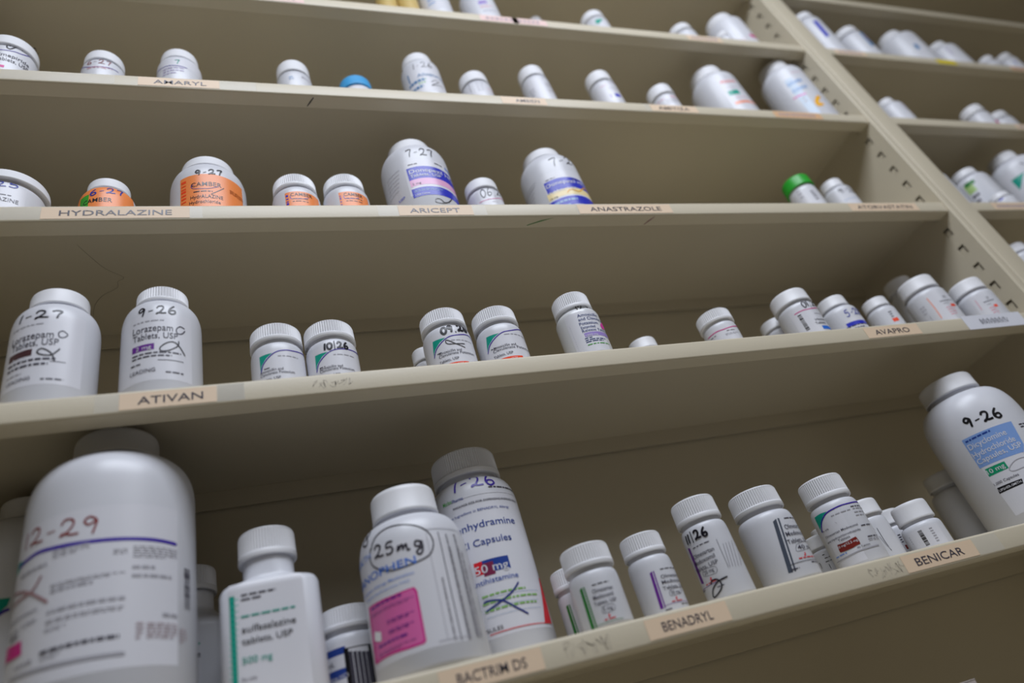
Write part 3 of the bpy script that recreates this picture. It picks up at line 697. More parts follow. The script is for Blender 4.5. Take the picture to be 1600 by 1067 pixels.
  ('S',[(-0.2229,0.0343),(-0.0444,0.03857),(0.225,0.03621),(0.5222,0.04515),(0.9055,0.0497)],'gold',1.2)]),
("white bottle with a bright green screw cap near the third shelf's right end",'pill bottles on the third shelf',
 0.6792,0.0372,0.4835, 0.0774,0.0184,0.0172,0.0175, 2,0,'capgreen','bodywhite',
 [(0.00000,0.01550),(0.00120,0.01679),(0.00300,0.01722),(0.04917,0.01722),(0.05075,0.01721),(0.05184,0.01718),(0.05278,0.01714),(0.05360,0.01707),(0.05433,0.01699),(0.05496,0.01689),(0.05550,0.01677),(0.05594,0.01663),(0.05628,0.01648),(0.05653,0.01630),(0.05668,0.01610),(0.05673,0.01580),(0.06863,0.01580)],
 [('R',-1.3404,0.0007,0.0177,0.05117,'paper'),
  ('F',-1.2164,-0.9042,0.03694,0.05442,3,'lightgrey'),
  ('F',-0.3994,-0.1008,0.02662,0.04451,5,'slate')]),
('white bottle with a greyish cap, right behind the green-capped bottle','pill bottles on the third shelf',
 0.7702,0.0589,0.4835, 0.0994,0.0151,0.0189,0.0147, 2,0,'capwhite','bodywhite',
 [(0.00000,0.01701),(0.00120,0.01843),(0.00300,0.01890),(0.07406,0.01890),(0.07574,0.01886),(0.07691,0.01874),(0.07791,0.01855),(0.07879,0.01828),(0.07956,0.01793),(0.08024,0.01751),(0.08081,0.01702),(0.08128,0.01645),(0.08165,0.01580),(0.08191,0.01506),(0.08207,0.01420),(0.08212,0.01296),(0.09202,0.01296)],
 [('R',-1.2447,-0.0632,0.02693,0.07289,'paper'),
  ('H', '9-26', -0.7616, 0.5448, 0.06583, 0.06301, 0.00921, 0.9, 'ink'),
  ('F',-0.8323,0.5488,0.05231,0.05398,1,'ltblue')]),
("large white bottle dated 1-27 with a brown strength box, fourth shelf's left end",'pill bottles on the fourth shelf',
 -0.1381,0.0367,0.2993, 0.1123,0.0202,0.0287,0.0146, 2,0,'capwhite','bodywhite',
 [(0.00000,0.02580),(0.00120,0.02796),(0.00300,0.02867),(0.07223,0.02867),(0.07683,0.02860),(0.08001,0.02837),(0.08275,0.02800),(0.08515,0.02749),(0.08726,0.02682),(0.08910,0.02602),(0.09066,0.02508),(0.09194,0.02399),(0.09295,0.02275),(0.09367,0.02135),(0.09410,0.01971),(0.09425,0.01734),(0.10499,0.01734)],
 [('R',-1.2281,0.9101,0.01688,0.07866,'paper'),
  ('H', '1-27', -0.6764, 0.364, 0.07481, 0.07441, 0.0077, 1.1, 'ink'),
  ('F',-0.8418,-0.0333,0.06765,0.07017,1,'grey'),
  ('T', 'Lorazepam', -0.8072, 0.2111, 0.05659, 0.00631, 'slate'),
  ('S',[(0.5044,0.06063),(0.3938,0.06318),(0.3077,0.06123),(0.3311,0.05761),(0.4259,0.05758),(0.5055,0.0602)],'slate',0.9),
  ('T', 'Tablets, USP', -0.7776, 0.3281, 0.05016, 0.00582, 'slate'),
  ('R',-0.8419,-0.2072,0.04198,0.04794,'brown'),
  ('T', '1 mg', -0.6624, -0.3115, 0.0396, 0.00349, 'paper'),
  ('S',[(0.3693,0.04724),(0.2054,0.0414),(-0.0076,0.04195),(-0.0936,0.04466),(0.0092,0.04704),(0.2015,0.04277),(0.2854,0.03603)],'ink',0.9),
  ('F',-0.8179,0.3006,0.03062,0.03904,2,'slate'),
  ('N',0.1913,0.5161,0.03586,0.00041,'slate'),
  ('F',-0.8098,-0.3826,0.02627,0.02879,1,'grey'),
  ('T', 'LEADING', -0.7749, -0.1715, 0.02153, 0.00309, 'slate'),
  ('F',0.0444,0.5093,0.01912,0.02164,1,'slate')]),
('large white bottle dated 9-26 with a purple strength box on the fourth shelf','pill bottles on the fourth shelf',
 -0.0667,0.0362,0.2993, 0.1102,0.0192,0.0282,0.0142, 2,1,'capwhite','bodywhite',
 [(0.00000,0.02534),(0.00120,0.02745),(0.00300,0.02815),(0.06937,0.02815),(0.07424,0.02808),(0.07762,0.02785),(0.08052,0.02746),(0.08307,0.02693),(0.08531,0.02626),(0.08726,0.02543),(0.08891,0.02446),(0.09027,0.02335),(0.09134,0.02208),(0.09211,0.02064),(0.09257,0.01895),(0.09272,0.01653),(0.10309,0.01653)],
 [('R',-1.1652,0.9143,0.01257,0.07369,'paper'),
  ('H', '9-26', -0.4863, 0.4908, 0.07211, 0.07352, 0.00851, 1.0, 'ink'),
  ('F',-0.6108,0.1749,0.06471,0.06719,1,'grey'),
  ('T', 'Lorazepam', -0.6131, 0.3889, 0.05666, 0.00633, 'slate'),
  ('S',[(0.6952,0.06155),(0.5747,0.06254),(0.477,0.05929),(0.5017,0.05553),(0.617,0.05602),(0.7086,0.05985)],'slate',0.9),
  ('T', 'Tablets, USP', -0.6008, 0.5094, 0.0497, 0.00565, 'slate'),
  ('R',-0.6143,-0.0481,0.03968,0.04524,'purple'),
  ('T', '2 mg', -0.5035, -0.1153, 0.04064, 0.00362, 'paper'),
  ('S',[(0.5306,0.04836),(0.5091,0.04367),(0.3134,0.03883),(0.1273,0.03774),(0.0893,0.0407),(0.2366,0.0452),(0.4089,0.04669),(0.5504,0.04327),(0.7011,0.03617)],'ink',0.8),
  ('F',-0.6034,0.5914,0.03159,0.03728,2,'slate'),
  ('N',0.0398,0.6557,0.02976,0.00043,'slate'),
  ('F',-0.6303,-0.3374,0.02628,0.02876,1,'slate'),
  ('T', 'LEADING', -0.6431, -0.0108, 0.01993, 0.00332, 'slate'),
  ('F',0.2245,0.6741,0.01719,0.01967,1,'slate')]),
('undated teal-cornered bottle touching the one dated 10/26 on the fourth shelf','pill bottles on the fourth shelf',
 0.0169,0.0407,0.2993, 0.0685,0.0206,0.0207,0.0161, 2,1,'capwhite','bodywhite',
 [(0.00000,0.01862),(0.00120,0.02018),(0.00300,0.02069),(0.03816,0.02069),(0.04041,0.02067),(0.04197,0.02062),(0.04331,0.02052),(0.04449,0.02038),(0.04552,0.02021),(0.04642,0.02000),(0.04719,0.01975),(0.04782,0.01947),(0.04831,0.01914),(0.04866,0.01878),(0.04888,0.01835),(0.04895,0.01773),(0.06050,0.01773)],
 [('R',-1.5687,1.4876,0.00426,0.04125,'paper'),
  ('G',[(-0.7306,0.0375),(-0.2069,0.03734),(-0.4509,0.03374),(-0.6464,0.02857),(-0.7277,0.02341)],'teal'),
  ('S',[(-0.7072,0.02139),(-0.6073,0.02787),(-0.3902,0.03309),(-0.0896,0.03761),(0.2658,0.0394),(0.7007,0.04014),(1.4894,0.0443)],'violet',0.9),
  ('F',-0.0188,0.7764,0.03244,0.03426,1,'grey'),
  ('F',-0.5674,-0.3485,0.02252,0.02434,1,'slate'),
  ('T', 'Amoxicillin and', -0.7521, 0.1309, 0.02043, 0.00254, 'slate'),
  ('T', 'Clavulanate Potassium', -0.7377, 0.5461, 0.01752, 0.00253, 'slate'),
  ('T', 'Tablets, USP', -0.7404, 0.0152, 0.01255, 0.0025, 'slate')]),
('teal-cornered bottle with handwritten 10/26 on the fourth shelf','pill bottles on the fourth shelf',
 0.0595,0.0410,0.2993, 0.0684,0.0210,0.0210,0.0164, 2,1,'capwhite','bodywhite',
 [(0.00000,0.01886),(0.00120,0.02044),(0.00300,0.02096),(0.03734,0.02096),(0.03964,0.02094),(0.04124,0.02088),(0.04261,0.02079),(0.04382,0.02065),(0.04488,0.02048),(0.04580,0.02027),(0.04658,0.02003),(0.04723,0.01975),(0.04773,0.01942),(0.04809,0.01906),(0.04831,0.01863),(0.04838,0.01802),(0.06017,0.01802)],
 [('R',-1.3574,1.3988,0.004,0.04052,'paper'),
  ('G',[(-0.7773,0.03505),(-0.2395,0.03453),(-0.4985,0.03107),(-0.7136,0.02608),(-0.8123,0.02103)],'teal'),
  ('S',[(-0.7959,0.01899),(-0.6742,0.02533),(-0.4375,0.03037),(-0.1181,0.03474),(0.2554,0.03647),(0.7288,0.03747),(1.397,0.0396)],'violet',0.9),
  ('F',-0.0535,0.7932,0.02948,0.03133,1,'grey'),
  ('F',-0.6421,-0.4172,0.01981,0.02166,1,'slate'),
  ('T', 'Amoxicillin and', -0.6563, 0.2293, 0.01865, 0.0026, 'slate'),
  ('T', 'Clavulanate Potassium', -0.6527, 0.7076, 0.01624, 0.00259, 'slate'),
  ('T', 'Tablets, USP', -0.6654, 0.0864, 0.01056, 0.00255, 'slate'),
  ('H', '10/26', -0.3648, 0.5891, 0.03633, 0.03733, 0.00689, 1.3, 'ink')]),
('teal-cornered bottle with handwritten 09/26 and an orange strength bar','pill bottles on the fourth shelf',
 0.1579,0.0364,0.2993, 0.0708,0.0205,0.0214,0.0165, 2,1,'capwhite','bodywhite',
 [(0.00000,0.01928),(0.00120,0.02088),(0.00300,0.02142),(0.03982,0.02142),(0.04210,0.02139),(0.04369,0.02132),(0.04505,0.02120),(0.04624,0.02102),(0.04729,0.02080),(0.04821,0.02054),(0.04898,0.02022),(0.04962,0.01986),(0.05012,0.01945),(0.05048,0.01899),(0.05070,0.01844),(0.05077,0.01766),(0.06253,0.01766)],
 [('R',-1.3234,1.2029,0.004,0.04295,'paper'),
  ('G',[(-0.8826,0.03771),(-0.3207,0.03643),(-0.6105,0.03329),(-0.8646,0.02865),(-1.0026,0.02389)],'teal'),
  ('S',[(-0.9953,0.02179),(-0.8263,0.02781),(-0.5493,0.03246),(-0.1907,0.03651),(0.2244,0.03804),(0.836,0.04038),(1.1931,0.03699)],'violet',0.9),
  ('F',-0.1414,0.8468,0.03111,0.033,1,'grey'),
  ('F',-0.8123,-0.5765,0.02187,0.02375,1,'slate'),
  ('T', 'Amoxicillin and', -0.7537, 0.1865, 0.0211, 0.00273, 'slate'),
  ('T', 'Clavulanate Potassium', -0.7706, 0.7664, 0.01828, 0.00272, 'slate'),
  ('T', 'Tablets, USP', -0.804, -0.0122, 0.01274, 0.00268, 'slate'),
  ('R',-0.6024,0.3619,0.00542,0.01029,'orangered'),
  ('T', '500 mg/125 mg', -0.5656, 0.3381, 0.00695, 0.00234, 'paper'),
  ('H', '09/26', -0.4375, 0.7914, 0.03977, 0.04383, 0.00803, 1.7, 'ink'),
  ('S',[(0.3732,0.02462),(0.0154,0.02849),(-0.2867,0.03346),(-0.3608,0.03195),(-0.2661,0.02928),(0.0154,0.02849),(0.4045,0.02868)],'ink',0.7)]),
('undated teal-cornered bottle with an orange strength bar, right of the one dated 09/26','pill bottles on the fourth shelf',
 0.2064,0.0365,0.2993, 0.0694,0.0208,0.0215,0.0168, 2,1,'capwhite','bodywhite',
 [(0.00000,0.01936),(0.00120,0.02098),(0.00300,0.02151),(0.03798,0.02151),(0.04030,0.02149),(0.04190,0.02142),(0.04328,0.02130),(0.04449,0.02113),(0.04556,0.02092),(0.04648,0.02066),(0.04727,0.02036),(0.04792,0.02001),(0.04842,0.01961),(0.04879,0.01915),(0.04901,0.01862),(0.04908,0.01786),(0.06099,0.01786)],
 [('R',-1.238,1.1151,0.004,0.04117,'paper'),
  ('G',[(-0.9013,0.03839),(-0.3315,0.03703),(-0.635,0.03389),(-0.9033,0.02928),(-1.0551,0.02456)],'teal'),
  ('S',[(-1.0524,0.02244),(-0.8662,0.02843),(-0.5744,0.03305),(-0.197,0.03705),(0.2488,0.03875),(1.1159,0.04444),(1.1019,0.03511)],'violet',0.9),
  ('F',-0.155,1.1164,0.03317,0.03506,1,'grey'),
  ('F',-0.8611,-0.6238,0.02239,0.02428,1,'slate'),
  ('T', 'Amoxicillin and', -0.7656, 0.2069, 0.02217, 0.00278, 'slate'),
  ('T', 'Clavulanate Potassium', -0.7914, 1.0017, 0.01934, 0.00277, 'slate'),
  ('T', 'Tablets, USP', -0.8346, -0.0258, 0.01362, 0.00274, 'slate'),
  ('R',-0.6373,0.3455,0.00616,0.01121,'orangered'),
  ('T', '500 mg/125 mg', -0.6054, 0.3345, 0.00765, 0.00239, 'paper')]),
('translucent bottle with blue print, lilac bar and pink dot on the fourth shelf','pill bottles on the fourth shelf',
 0.2867,0.0330,0.2993, 0.0798,0.0185,0.0210,0.0181, 2,1,'capwhite','bodyclear',
 [(0.00000,0.01890),(0.00120,0.02047),(0.00300,0.02100),(0.05013,0.02100),(0.05190,0.02096),(0.05312,0.02087),(0.05417,0.02070),(0.05509,0.02047),(0.05590,0.02017),(0.05660,0.01982),(0.05720,0.01939),(0.05769,0.01891),(0.05808,0.01836),(0.05836,0.01773),(0.05852,0.01700),(0.05858,0.01595),(0.07076,0.01595)],
 [('R',-1.0452,0.5309,0.00708,0.05241,'paper'),
  ('H', '12/27', -0.3347, 0.9829, 0.05538, 0.06028, 0.00687, 1.0, 'ink'),
  ('T', 'Amoxicillin', -0.4447, 0.5768, 0.04627, 0.0035, 'navy'),
  ('T', 'and Clavulanate', -0.4574, 0.9806, 0.04184, 0.00348, 'navy'),
  ('T', 'Potassium', -0.4869, 0.4063, 0.03688, 0.00344, 'navy'),
  ('T', 'Extended', -0.4813, 0.1783, 0.03265, 0.00307, 'navy'),
  ('T', 'Release Tablets', -0.4831, 0.8407, 0.02909, 0.00289, 'navy'),
  ('R',-0.4494,0.9829,0.02365,0.02804,'lilac'),
  ('T', '1000 mg', -0.4067, 0.1484, 0.02387, 0.00218, 'paper'),
  ('S',[(0.9831,0.04224),(0.654,0.03646),(0.6878,0.03488),(0.9827,0.03982),(0.9831,0.04185)],'hotpink',4.2),
  ('B',-0.9149,-0.9109,0.01427,0.042,14,'navy'),
  ('F',-0.5014,-0.137,0.0208,0.02264,1,'navy'),
  ('F',-0.5012,0.4523,0.01655,0.02053,2,'navy'),
  ('F',-0.4851,0.6118,0.01353,0.01538,1,'green')]),
("small plain white cap peeking over the middle of the fourth shelf's lip",'pill bottles on the fourth shelf',
 0.3750,0.0760,0.2993, 0.0539,0.0150,0.0160,0.0130, 2,0,'capwhite','bodywhite',
 [(0.00000,0.01439),(0.00120,0.01559),(0.00300,0.01599),(0.03140,0.01599),(0.03283,0.01597),(0.03383,0.01591),(0.03469,0.01581),(0.03544,0.01567),(0.03610,0.01549),(0.03667,0.01527),(0.03716,0.01502),(0.03756,0.01472),(0.03788,0.01439),(0.03810,0.01401),(0.03824,0.01357),(0.03828,0.01293),(0.04736,0.01293)],
 []),
('short white ribbed-cap bottle with a magenta arc, alone on the fourth shelf','pill bottles on the fourth shelf',
 0.4505,0.0474,0.2993, 0.0600,0.0185,0.0174,0.0144, 2,1,'capwhite','bodywhite',
 [(0.00000,0.01567),(0.00120,0.01697),(0.00300,0.01741),(0.03601,0.01741),(0.03742,0.01740),(0.03840,0.01737),(0.03924,0.01732),(0.03998,0.01725),(0.04062,0.01716),(0.04119,0.01705),(0.04167,0.01693),(0.04206,0.01678),(0.04237,0.01661),(0.04259,0.01642),(0.04272,0.01620),(0.04277,0.01589),(0.05285,0.01589)],
 [('R',-1.6231,0.2315,0.004,0.03771,'paper'),
  ('S',[(-1.6207,0.03359),(-0.9005,0.03346),(-0.319,0.03288),(0.793,0.03642)],'magenta',0.9),
  ('F',-0.3729,0.1635,0.02894,0.03047,1,'slate'),
  ('F',-0.5237,0.4105,0.02464,0.02724,2,'lightgrey'),
  ('F',-1.4269,-0.989,0.02891,0.03044,1,'slate')]),
('plain white cap half hidden behind the bottle with barcode and magenta arc','pill bottles on the fourth shelf',
 0.5522,0.0762,0.2993, 0.0657,0.0158,0.0162,0.0124, 2,0,'capwhite','bodywhite',
 [(0.00000,0.01456),(0.00120,0.01578),(0.00300,0.01618),(0.04514,0.01618),(0.04633,0.01616),(0.04716,0.01611),(0.04787,0.01603),(0.04849,0.01591),(0.04904,0.01576),(0.04952,0.01558),(0.04992,0.01537),(0.05026,0.01513),(0.05052,0.01485),(0.05070,0.01453),(0.05082,0.01416),(0.05086,0.01363),(0.05949,0.01363)],
 []),
('white bottle with a barcode, magenta arc and small blue box on the fourth shelf','pill bottles on the fourth shelf',
 0.5468,0.0355,0.2993, 0.0691,0.0205,0.0205,0.0160, 2,0,'capwhite','bodywhite',
 [(0.00000,0.01844),(0.00120,0.01998),(0.00300,0.02049),(0.04305,0.02049),(0.04452,0.02047),(0.04554,0.02041),(0.04641,0.02032),(0.04718,0.02019),(0.04785,0.02002),(0.04844,0.01982),(0.04894,0.01959),(0.04935,0.01931),(0.04967,0.01900),(0.04990,0.01865),(0.05004,0.01824),(0.05008,0.01764),(0.06109,0.01764)],
 [('R',-1.2076,-0.0259,0.00603,0.04386,'paper'),
  ('S',[(-0.9542,0.03792),(-0.5437,0.03828),(-0.0769,0.03812),(0.68,0.04037)],'magenta',0.9),
  ('H', '01/27', -0.3873, 0.6817, 0.04062, 0.0419, 0.00866, 1.0, 'ink'),
  ('B',-0.8725,-0.6839,0.01531,0.03545,12,'black'),
  ('F',-0.0295,0.6813,0.03033,0.03213,1,'lightgrey'),
  ('T', 'Irbesartan', -0.2119, 0.6764, 0.02249, 0.00294, 'slate'),
  ('T', 'Tablets', -0.3047, 0.3237, 0.01794, 0.00291, 'slate'),
  ('R',-0.0701,0.6818,0.01085,0.01526,'blue')]),
('white bottle with blue handwriting and a royal blue band, right of the barcoded one','pill bottles on the fourth shelf',
 0.6189,0.0498,0.2993, 0.0704,0.0161,0.0198,0.0137, 2,0,'capwhite','bodywhite',
 [(0.00000,0.01786),(0.00120,0.01935),(0.00300,0.01985),(0.04368,0.01985),(0.04583,0.01981),(0.04733,0.01969),(0.04861,0.01949),(0.04974,0.01922),(0.05073,0.01886),(0.05159,0.01844),(0.05232,0.01794),(0.05293,0.01736),(0.05340,0.01671),(0.05374,0.01596),(0.05394,0.01509),(0.05401,0.01383),(0.06359,0.01383)],
 [('H', '5-28', -0.5603, 0.5196, 0.0359, 0.03734, 0.00898, 0.9, 'blueink'),
  ('R',-0.7941,0.6396,0.01989,0.03403,'paper'),
  ('R',-0.8199,0.6396,0.02423,0.02918,'royal'),
  ('F',-0.9242,0.502,0.01799,0.02451,2,'slate')]),
("tall shaded bottle deepest in the fourth shelf's right corner",'pill bottles on the fourth shelf',
 0.7983,0.0885,0.2993, 0.1242,0.0177,0.0185,0.0171, 2,0,'capwhite','bodywhite',
 [(0.00000,0.01666),(0.00120,0.01805),(0.00300,0.01851),(0.09565,0.01851),(0.09742,0.01849),(0.09864,0.01842),(0.09969,0.01832),(0.10061,0.01817),(0.10142,0.01798),(0.10212,0.01775),(0.10272,0.01748),(0.10322,0.01717),(0.10360,0.01681),(0.10388,0.01641),(0.10405,0.01594),(0.10410,0.01526),(0.11565,0.01526)],
 [('R',-1.6589,-1.5289,0.06236,0.08958,'paper'),
  ('F',-1.1069,-1.1011,0.08306,0.09374,2,'slate')]),
('small shaded bottle with a red box, between the blue-banded and salmon-striped bottles','pill bottles on the fourth shelf',
 0.6905,0.0562,0.2993, 0.0705,0.0145,0.0162,0.0125, 2,0,'capwhite','bodywhite',
 [(0.00000,0.01457),(0.00120,0.01578),(0.00300,0.01619),(0.04812,0.01619),(0.04967,0.01616),(0.05074,0.01609),(0.05166,0.01597),(0.05247,0.01580),(0.05319,0.01558),(0.05380,0.01531),(0.05433,0.01500),(0.05476,0.01464),(0.05510,0.01424),(0.05534,0.01377),(0.05549,0.01323),(0.05554,0.01245),(0.06427,0.01245)],
 [('F',-0.4596,-0.2147,0.03559,0.0453,3,'slate'),
  ('R',-0.5155,-0.0961,0.031,0.03573,'orangered')]),
("white bottle with a salmon stripe and red box near the fourth shelf's right end",'pill bottles on the fourth shelf',
 0.7546,0.0426,0.2993, 0.0834,0.0212,0.0226,0.0176, 2,0,'capwhite','bodywhite',
 [(0.00000,0.02035),(0.00120,0.02204),(0.00300,0.02261),(0.05429,0.02261),(0.05597,0.02258),(0.05714,0.02249),(0.05815,0.02235),(0.05903,0.02215),(0.05980,0.02190),(0.06048,0.02158),(0.06105,0.02122),(0.06152,0.02080),(0.06189,0.02032),(0.06215,0.01978),(0.06231,0.01914),(0.06237,0.01823),(0.07464,0.01823)],
 [('R',-0.9708,-0.2998,0.00716,0.05655,'paper'),
  ('F',-0.2067,0.0097,0.04304,0.04666,2,'grey'),
  ('T', 'Irbesartan', -0.4889, 0.2821, 0.03911, 0.00246, 'slate'),
  ('F',-0.431,-0.1011,0.0347,0.03669,1,'grey'),
  ('R',-0.1011,0.212,0.03038,0.03415,'orangered'),
  ('F',-0.4328,-0.0579,0.01812,0.03132,4,'rose'),
  ('S',[(-0.8984,0.05086),(-0.8846,0.03634),(-0.9148,0.0205)],'salmon',1.1),
  ('F',-1.4736,-1.2267,0.03202,0.04452,3,'lightgrey'),
  ('B',-1.3118,-1.2994,0.01477,0.03124,8,'slate')]),
('white bottle with a red box beside the slotted post, above the paper note','pill bottles on the fourth shelf',
 0.8016,0.0239,0.2993, 0.0617,0.0186,0.0199,0.0163, 2,0,'capwhite','bodywhite',
 [(0.00000,0.01788),(0.00120,0.01937),(0.00300,0.01987),(0.03519,0.01987),(0.03669,0.01984),(0.03772,0.01977),(0.03861,0.01964),(0.03940,0.01947),(0.04008,0.01924),(0.04068,0.01897),(0.04119,0.01865),(0.04161,0.01828),(0.04193,0.01786),(0.04217,0.01738),(0.04231,0.01682),(0.04236,0.01601),(0.05358,0.01601)],
 [('R',-1.2774,-0.5809,0.004,0.03706,'paper'),
  ('F',-0.5027,-0.34,0.02569,0.02977,2,'grey'),
  ('T', 'Irbesartan', -0.7659, -0.1867, 0.02341, 0.00227, 'slate'),
  ('F',-0.7127,-0.435,0.0188,0.02055,1,'grey'),
  ('R',-0.435,-0.2357,0.01422,0.01778,'orangered'),
  ('F',-0.7225,-0.4197,0.00274,0.01602,4,'rose'),
  ('S',[(-1.0387,0.03166),(-1.0502,0.02471),(-1.0786,0.01732)],'rose',0.8)]),
('small plain white bottle hidden behind the bottle dated 09/26','pill bottles on the fourth shelf',
 0.1453,0.0720,0.2993, 0.0621,0.0117,0.0120,0.0136, 2,0,'capwhite','bodywhite',
 [(0.00000,0.01078),(0.00120,0.01168),(0.00300,0.01198),(0.03940,0.01198),(0.04089,0.01197),(0.04192,0.01193),(0.04281,0.01187),(0.04358,0.01178),(0.04427,0.01167),(0.04486,0.01153),(0.04537,0.01137),(0.04579,0.01119),(0.04611,0.01098),(0.04635,0.01075),(0.04649,0.01047),(0.04653,0.01007),(0.05532,0.01007)],
 []),
('huge white bottle with red handwriting 12-29 and a violet arc, front of bottom shelf','pill bottles on the bottom shelf',
 -0.0976,0.0562,0.0823, 0.2085,0.0274,0.0502,0.0190, 2,0,'capwhite','bodywhite',
 [(0.00000,0.04514),(0.00120,0.04891),(0.00300,0.05016),(0.15133,0.05016),(0.15833,0.04998),(0.16318,0.04946),(0.16734,0.04859),(0.17100,0.04737),(0.17422,0.04582),(0.17701,0.04393),(0.17939,0.04171),(0.18134,0.03916),(0.18287,0.03625),(0.18397,0.03295),(0.18463,0.02909),(0.18486,0.02353),(0.19900,0.02353)],
 [('R',-1.2711,0.9995,0.03996,0.13729,'paper'),
  ('H', '12-29', -0.9611, 0.0525, 0.12459, 0.11964, 0.01093, 1.0, 'maroon'),
  ('S',[(-1.0874,0.11638),(-0.839,0.11715),(-0.6496,0.11766),(-0.4179,0.11644),(-0.1051,0.11514),(0.1443,0.1146),(0.3979,0.11433),(0.6803,0.11413),(0.9814,0.11369)],'violet',2.2),
  ('G',[(-1.2724,0.11354),(-1.2722,0.12029),(-1.1324,0.12107),(-0.9072,0.11745),(-0.9969,0.11598),(-1.1523,0.114)],'teal'),
  ('F',-0.4543,-0.0383,0.10934,0.11454,4,'lightgrey'),
  ('F',0.2058,0.3525,0.10454,0.10807,3,'grey'),
  ('F',0.4141,0.9813,0.1018,0.10975,5,'grey'),
  ('F',0.4095,0.6713,0.0931,0.09751,1,'grey'),
  ('F',0.4067,0.9039,0.08785,0.09226,1,'grey'),
  ('F',-0.4437,0.3486,0.09139,0.09399,2,'grey'),
  ('F',-0.4371,0.0149,0.0866,0.09101,1,'grey'),
  ('F',-0.9637,-0.519,0.10473,0.10915,1,'grey'),
  ('S',[(-0.5734,0.10223),(-0.6615,0.09643),(-0.7742,0.09434),(-1.274,0.09465)],'maroonfade',1.6),
  ('S',[(-1.2735,0.10252),(-0.9485,0.09909),(-0.7575,0.09542),(-0.6104,0.09065),(-0.4542,0.08456)],'maroonfade',1.6),
  ('B',1.1191,1.2547,0.07452,0.10021,20,'slate'),
  ('F',-0.4541,0.3473,0.07498,0.07939,1,'grey'),
  ('F',-0.4604,0.3388,0.07105,0.07398,2,'grey'),
  ('F',-0.4643,-0.2225,0.06715,0.06947,2,'grey'),
  ('T', 'Levetiracetam', -1.2692, -0.5863, 0.08206, 0.00227, 'dusk'),
  ('T', 'Tablets, USP', -1.2704, -0.5861, 0.07573, 0.0021, 'dusk'),
  ('F',-1.0649,-0.8627,0.06957,0.07399,1,'dusk'),
  ('S',[(-1.2631,0.06283),(-1.2731,0.06745),(-0.9408,0.06523),(-0.8016,0.06512),(-0.7713,0.06524)],'magenta',8.0),
  ('F',-0.4918,0.3033,0.0537,0.05811,1,'slate'),
  ('F',-0.4782,-0.2614,0.05245,0.05505,2,'grey'),
  ('S',[(-0.9433,0.05048),(-0.5163,0.04917),(-0.1802,0.04822),(0.0934,0.0478),(0.3677,0.04746)],'grey',2.0),
  ('F',-0.8576,-0.5887,0.05153,0.05594,1,'grey'),
  ('F',0.7715,0.9809,0.06492,0.06934,1,'grey'),
  ('F',0.467,0.549,0.05352,0.06377,4,'rosegrey'),
  ('F',0.5839,0.9808,0.0541,0.06352,5,'rosegrey'),
  ('F',1.0208,1.158,0.05243,0.0613,5,'rosegrey')]),
('white bottle with a teal corner, behind the huge bottle at the left edge','pill bottles on the bottom shelf',
 -0.1681,0.1238,0.0823, 0.2037,0.0184,0.0398,0.0162, 2,0,'capwhite','bodywhite',
 [(0.00000,0.03581),(0.00120,0.03880),(0.00300,0.03979),(0.15205,0.03979),(0.15880,0.03963),(0.16347,0.03916),(0.16748,0.03838),(0.17101,0.03728),(0.17411,0.03588),(0.17680,0.03419),(0.17910,0.03219),(0.18098,0.02989),(0.18246,0.02728),(0.18352,0.02431),(0.18415,0.02084),(0.18437,0.01584),(0.19558,0.01584)],
 [('G',[(-0.1085,0.11411),(-0.06,0.11985),(0.1844,0.11963),(0.1506,0.11437),(0.0639,0.11111),(-0.0298,0.10997)],'teal'),
  ('S',[(-0.0165,0.10569),(0.0671,0.10994),(0.1884,0.1122)],'violet',2.0)]),
('square-shouldered white bottle in shade, between the huge bottle and the green-striped one','pill bottles on the bottom shelf',
 -0.0592,0.1297,0.0823, 0.1323,0.0191,0.0297,0.0188, 5,1,'capwhite','bodywhite',
 [(0.00000,0.02671),(0.00120,0.02894),(0.00300,0.02968),(0.08210,0.02968),(0.08410,0.02938),(0.08610,0.02864),(0.09925,0.01708),(0.10025,0.01659),(0.10125,0.01642),(0.11025,0.01642),(0.12292,0.01642)],
 [('R',-0.3297,0.3163,0.04168,0.08844,'paper'),
  ('T', 'sulfasalazine', -0.4565, 0.3023, 0.06142, 0.00412, 'dark'),
  ('T', 'tablets, USP', -0.4271, 0.224, 0.05452, 0.00385, 'dark'),
  ('F',-0.3141,0.3009,0.06825,0.07086,1,'teal')]),
('square-shouldered white bottle with a ladder-like green stripe on the bottom shelf','pill bottles on the bottom shelf',
 -0.0022,0.0611,0.0823, 0.1237,0.0194,0.0311,0.0204, 5,1,'capwhite','bodywhite',
 [(0.00000,0.02800),(0.00120,0.03034),(0.00300,0.03111),(0.07847,0.03111),(0.08047,0.03080),(0.08247,0.03002),(0.08900,0.01738),(0.09000,0.01687),(0.09100,0.01671),(0.10000,0.01671),(0.11352,0.01671)],
 [('R',-0.7262,0.5878,0.01131,0.08236,'paper'),
  ('R',-0.6968,-0.611,0.0215,0.07491,'teal'),
  ('R',-0.6874,-0.5506,0.07197,0.07257,'tealight'),
  ('R',-0.693,-0.5546,0.06826,0.06885,'tealight'),
  ('R',-0.6972,-0.5597,0.06456,0.06515,'tealight'),
  ('R',-0.7013,-0.5648,0.06089,0.06148,'tealight'),
  ('R',-0.7054,-0.5685,0.05726,0.05784,'tealight'),
  ('R',-0.7094,-0.5735,0.05367,0.05424,'tealight'),
  ('R',-0.7149,-0.5771,0.05013,0.0507,'tealight'),
  ('R',-0.7188,-0.582,0.0466,0.04716,'tealight'),
  ('R',-0.7228,-0.5868,0.0431,0.04366,'tealight'),
  ('R',-0.7281,-0.5903,0.03965,0.04021,'tealight'),
  ('R',-0.732,-0.595,0.03622,0.03677,'tealight'),
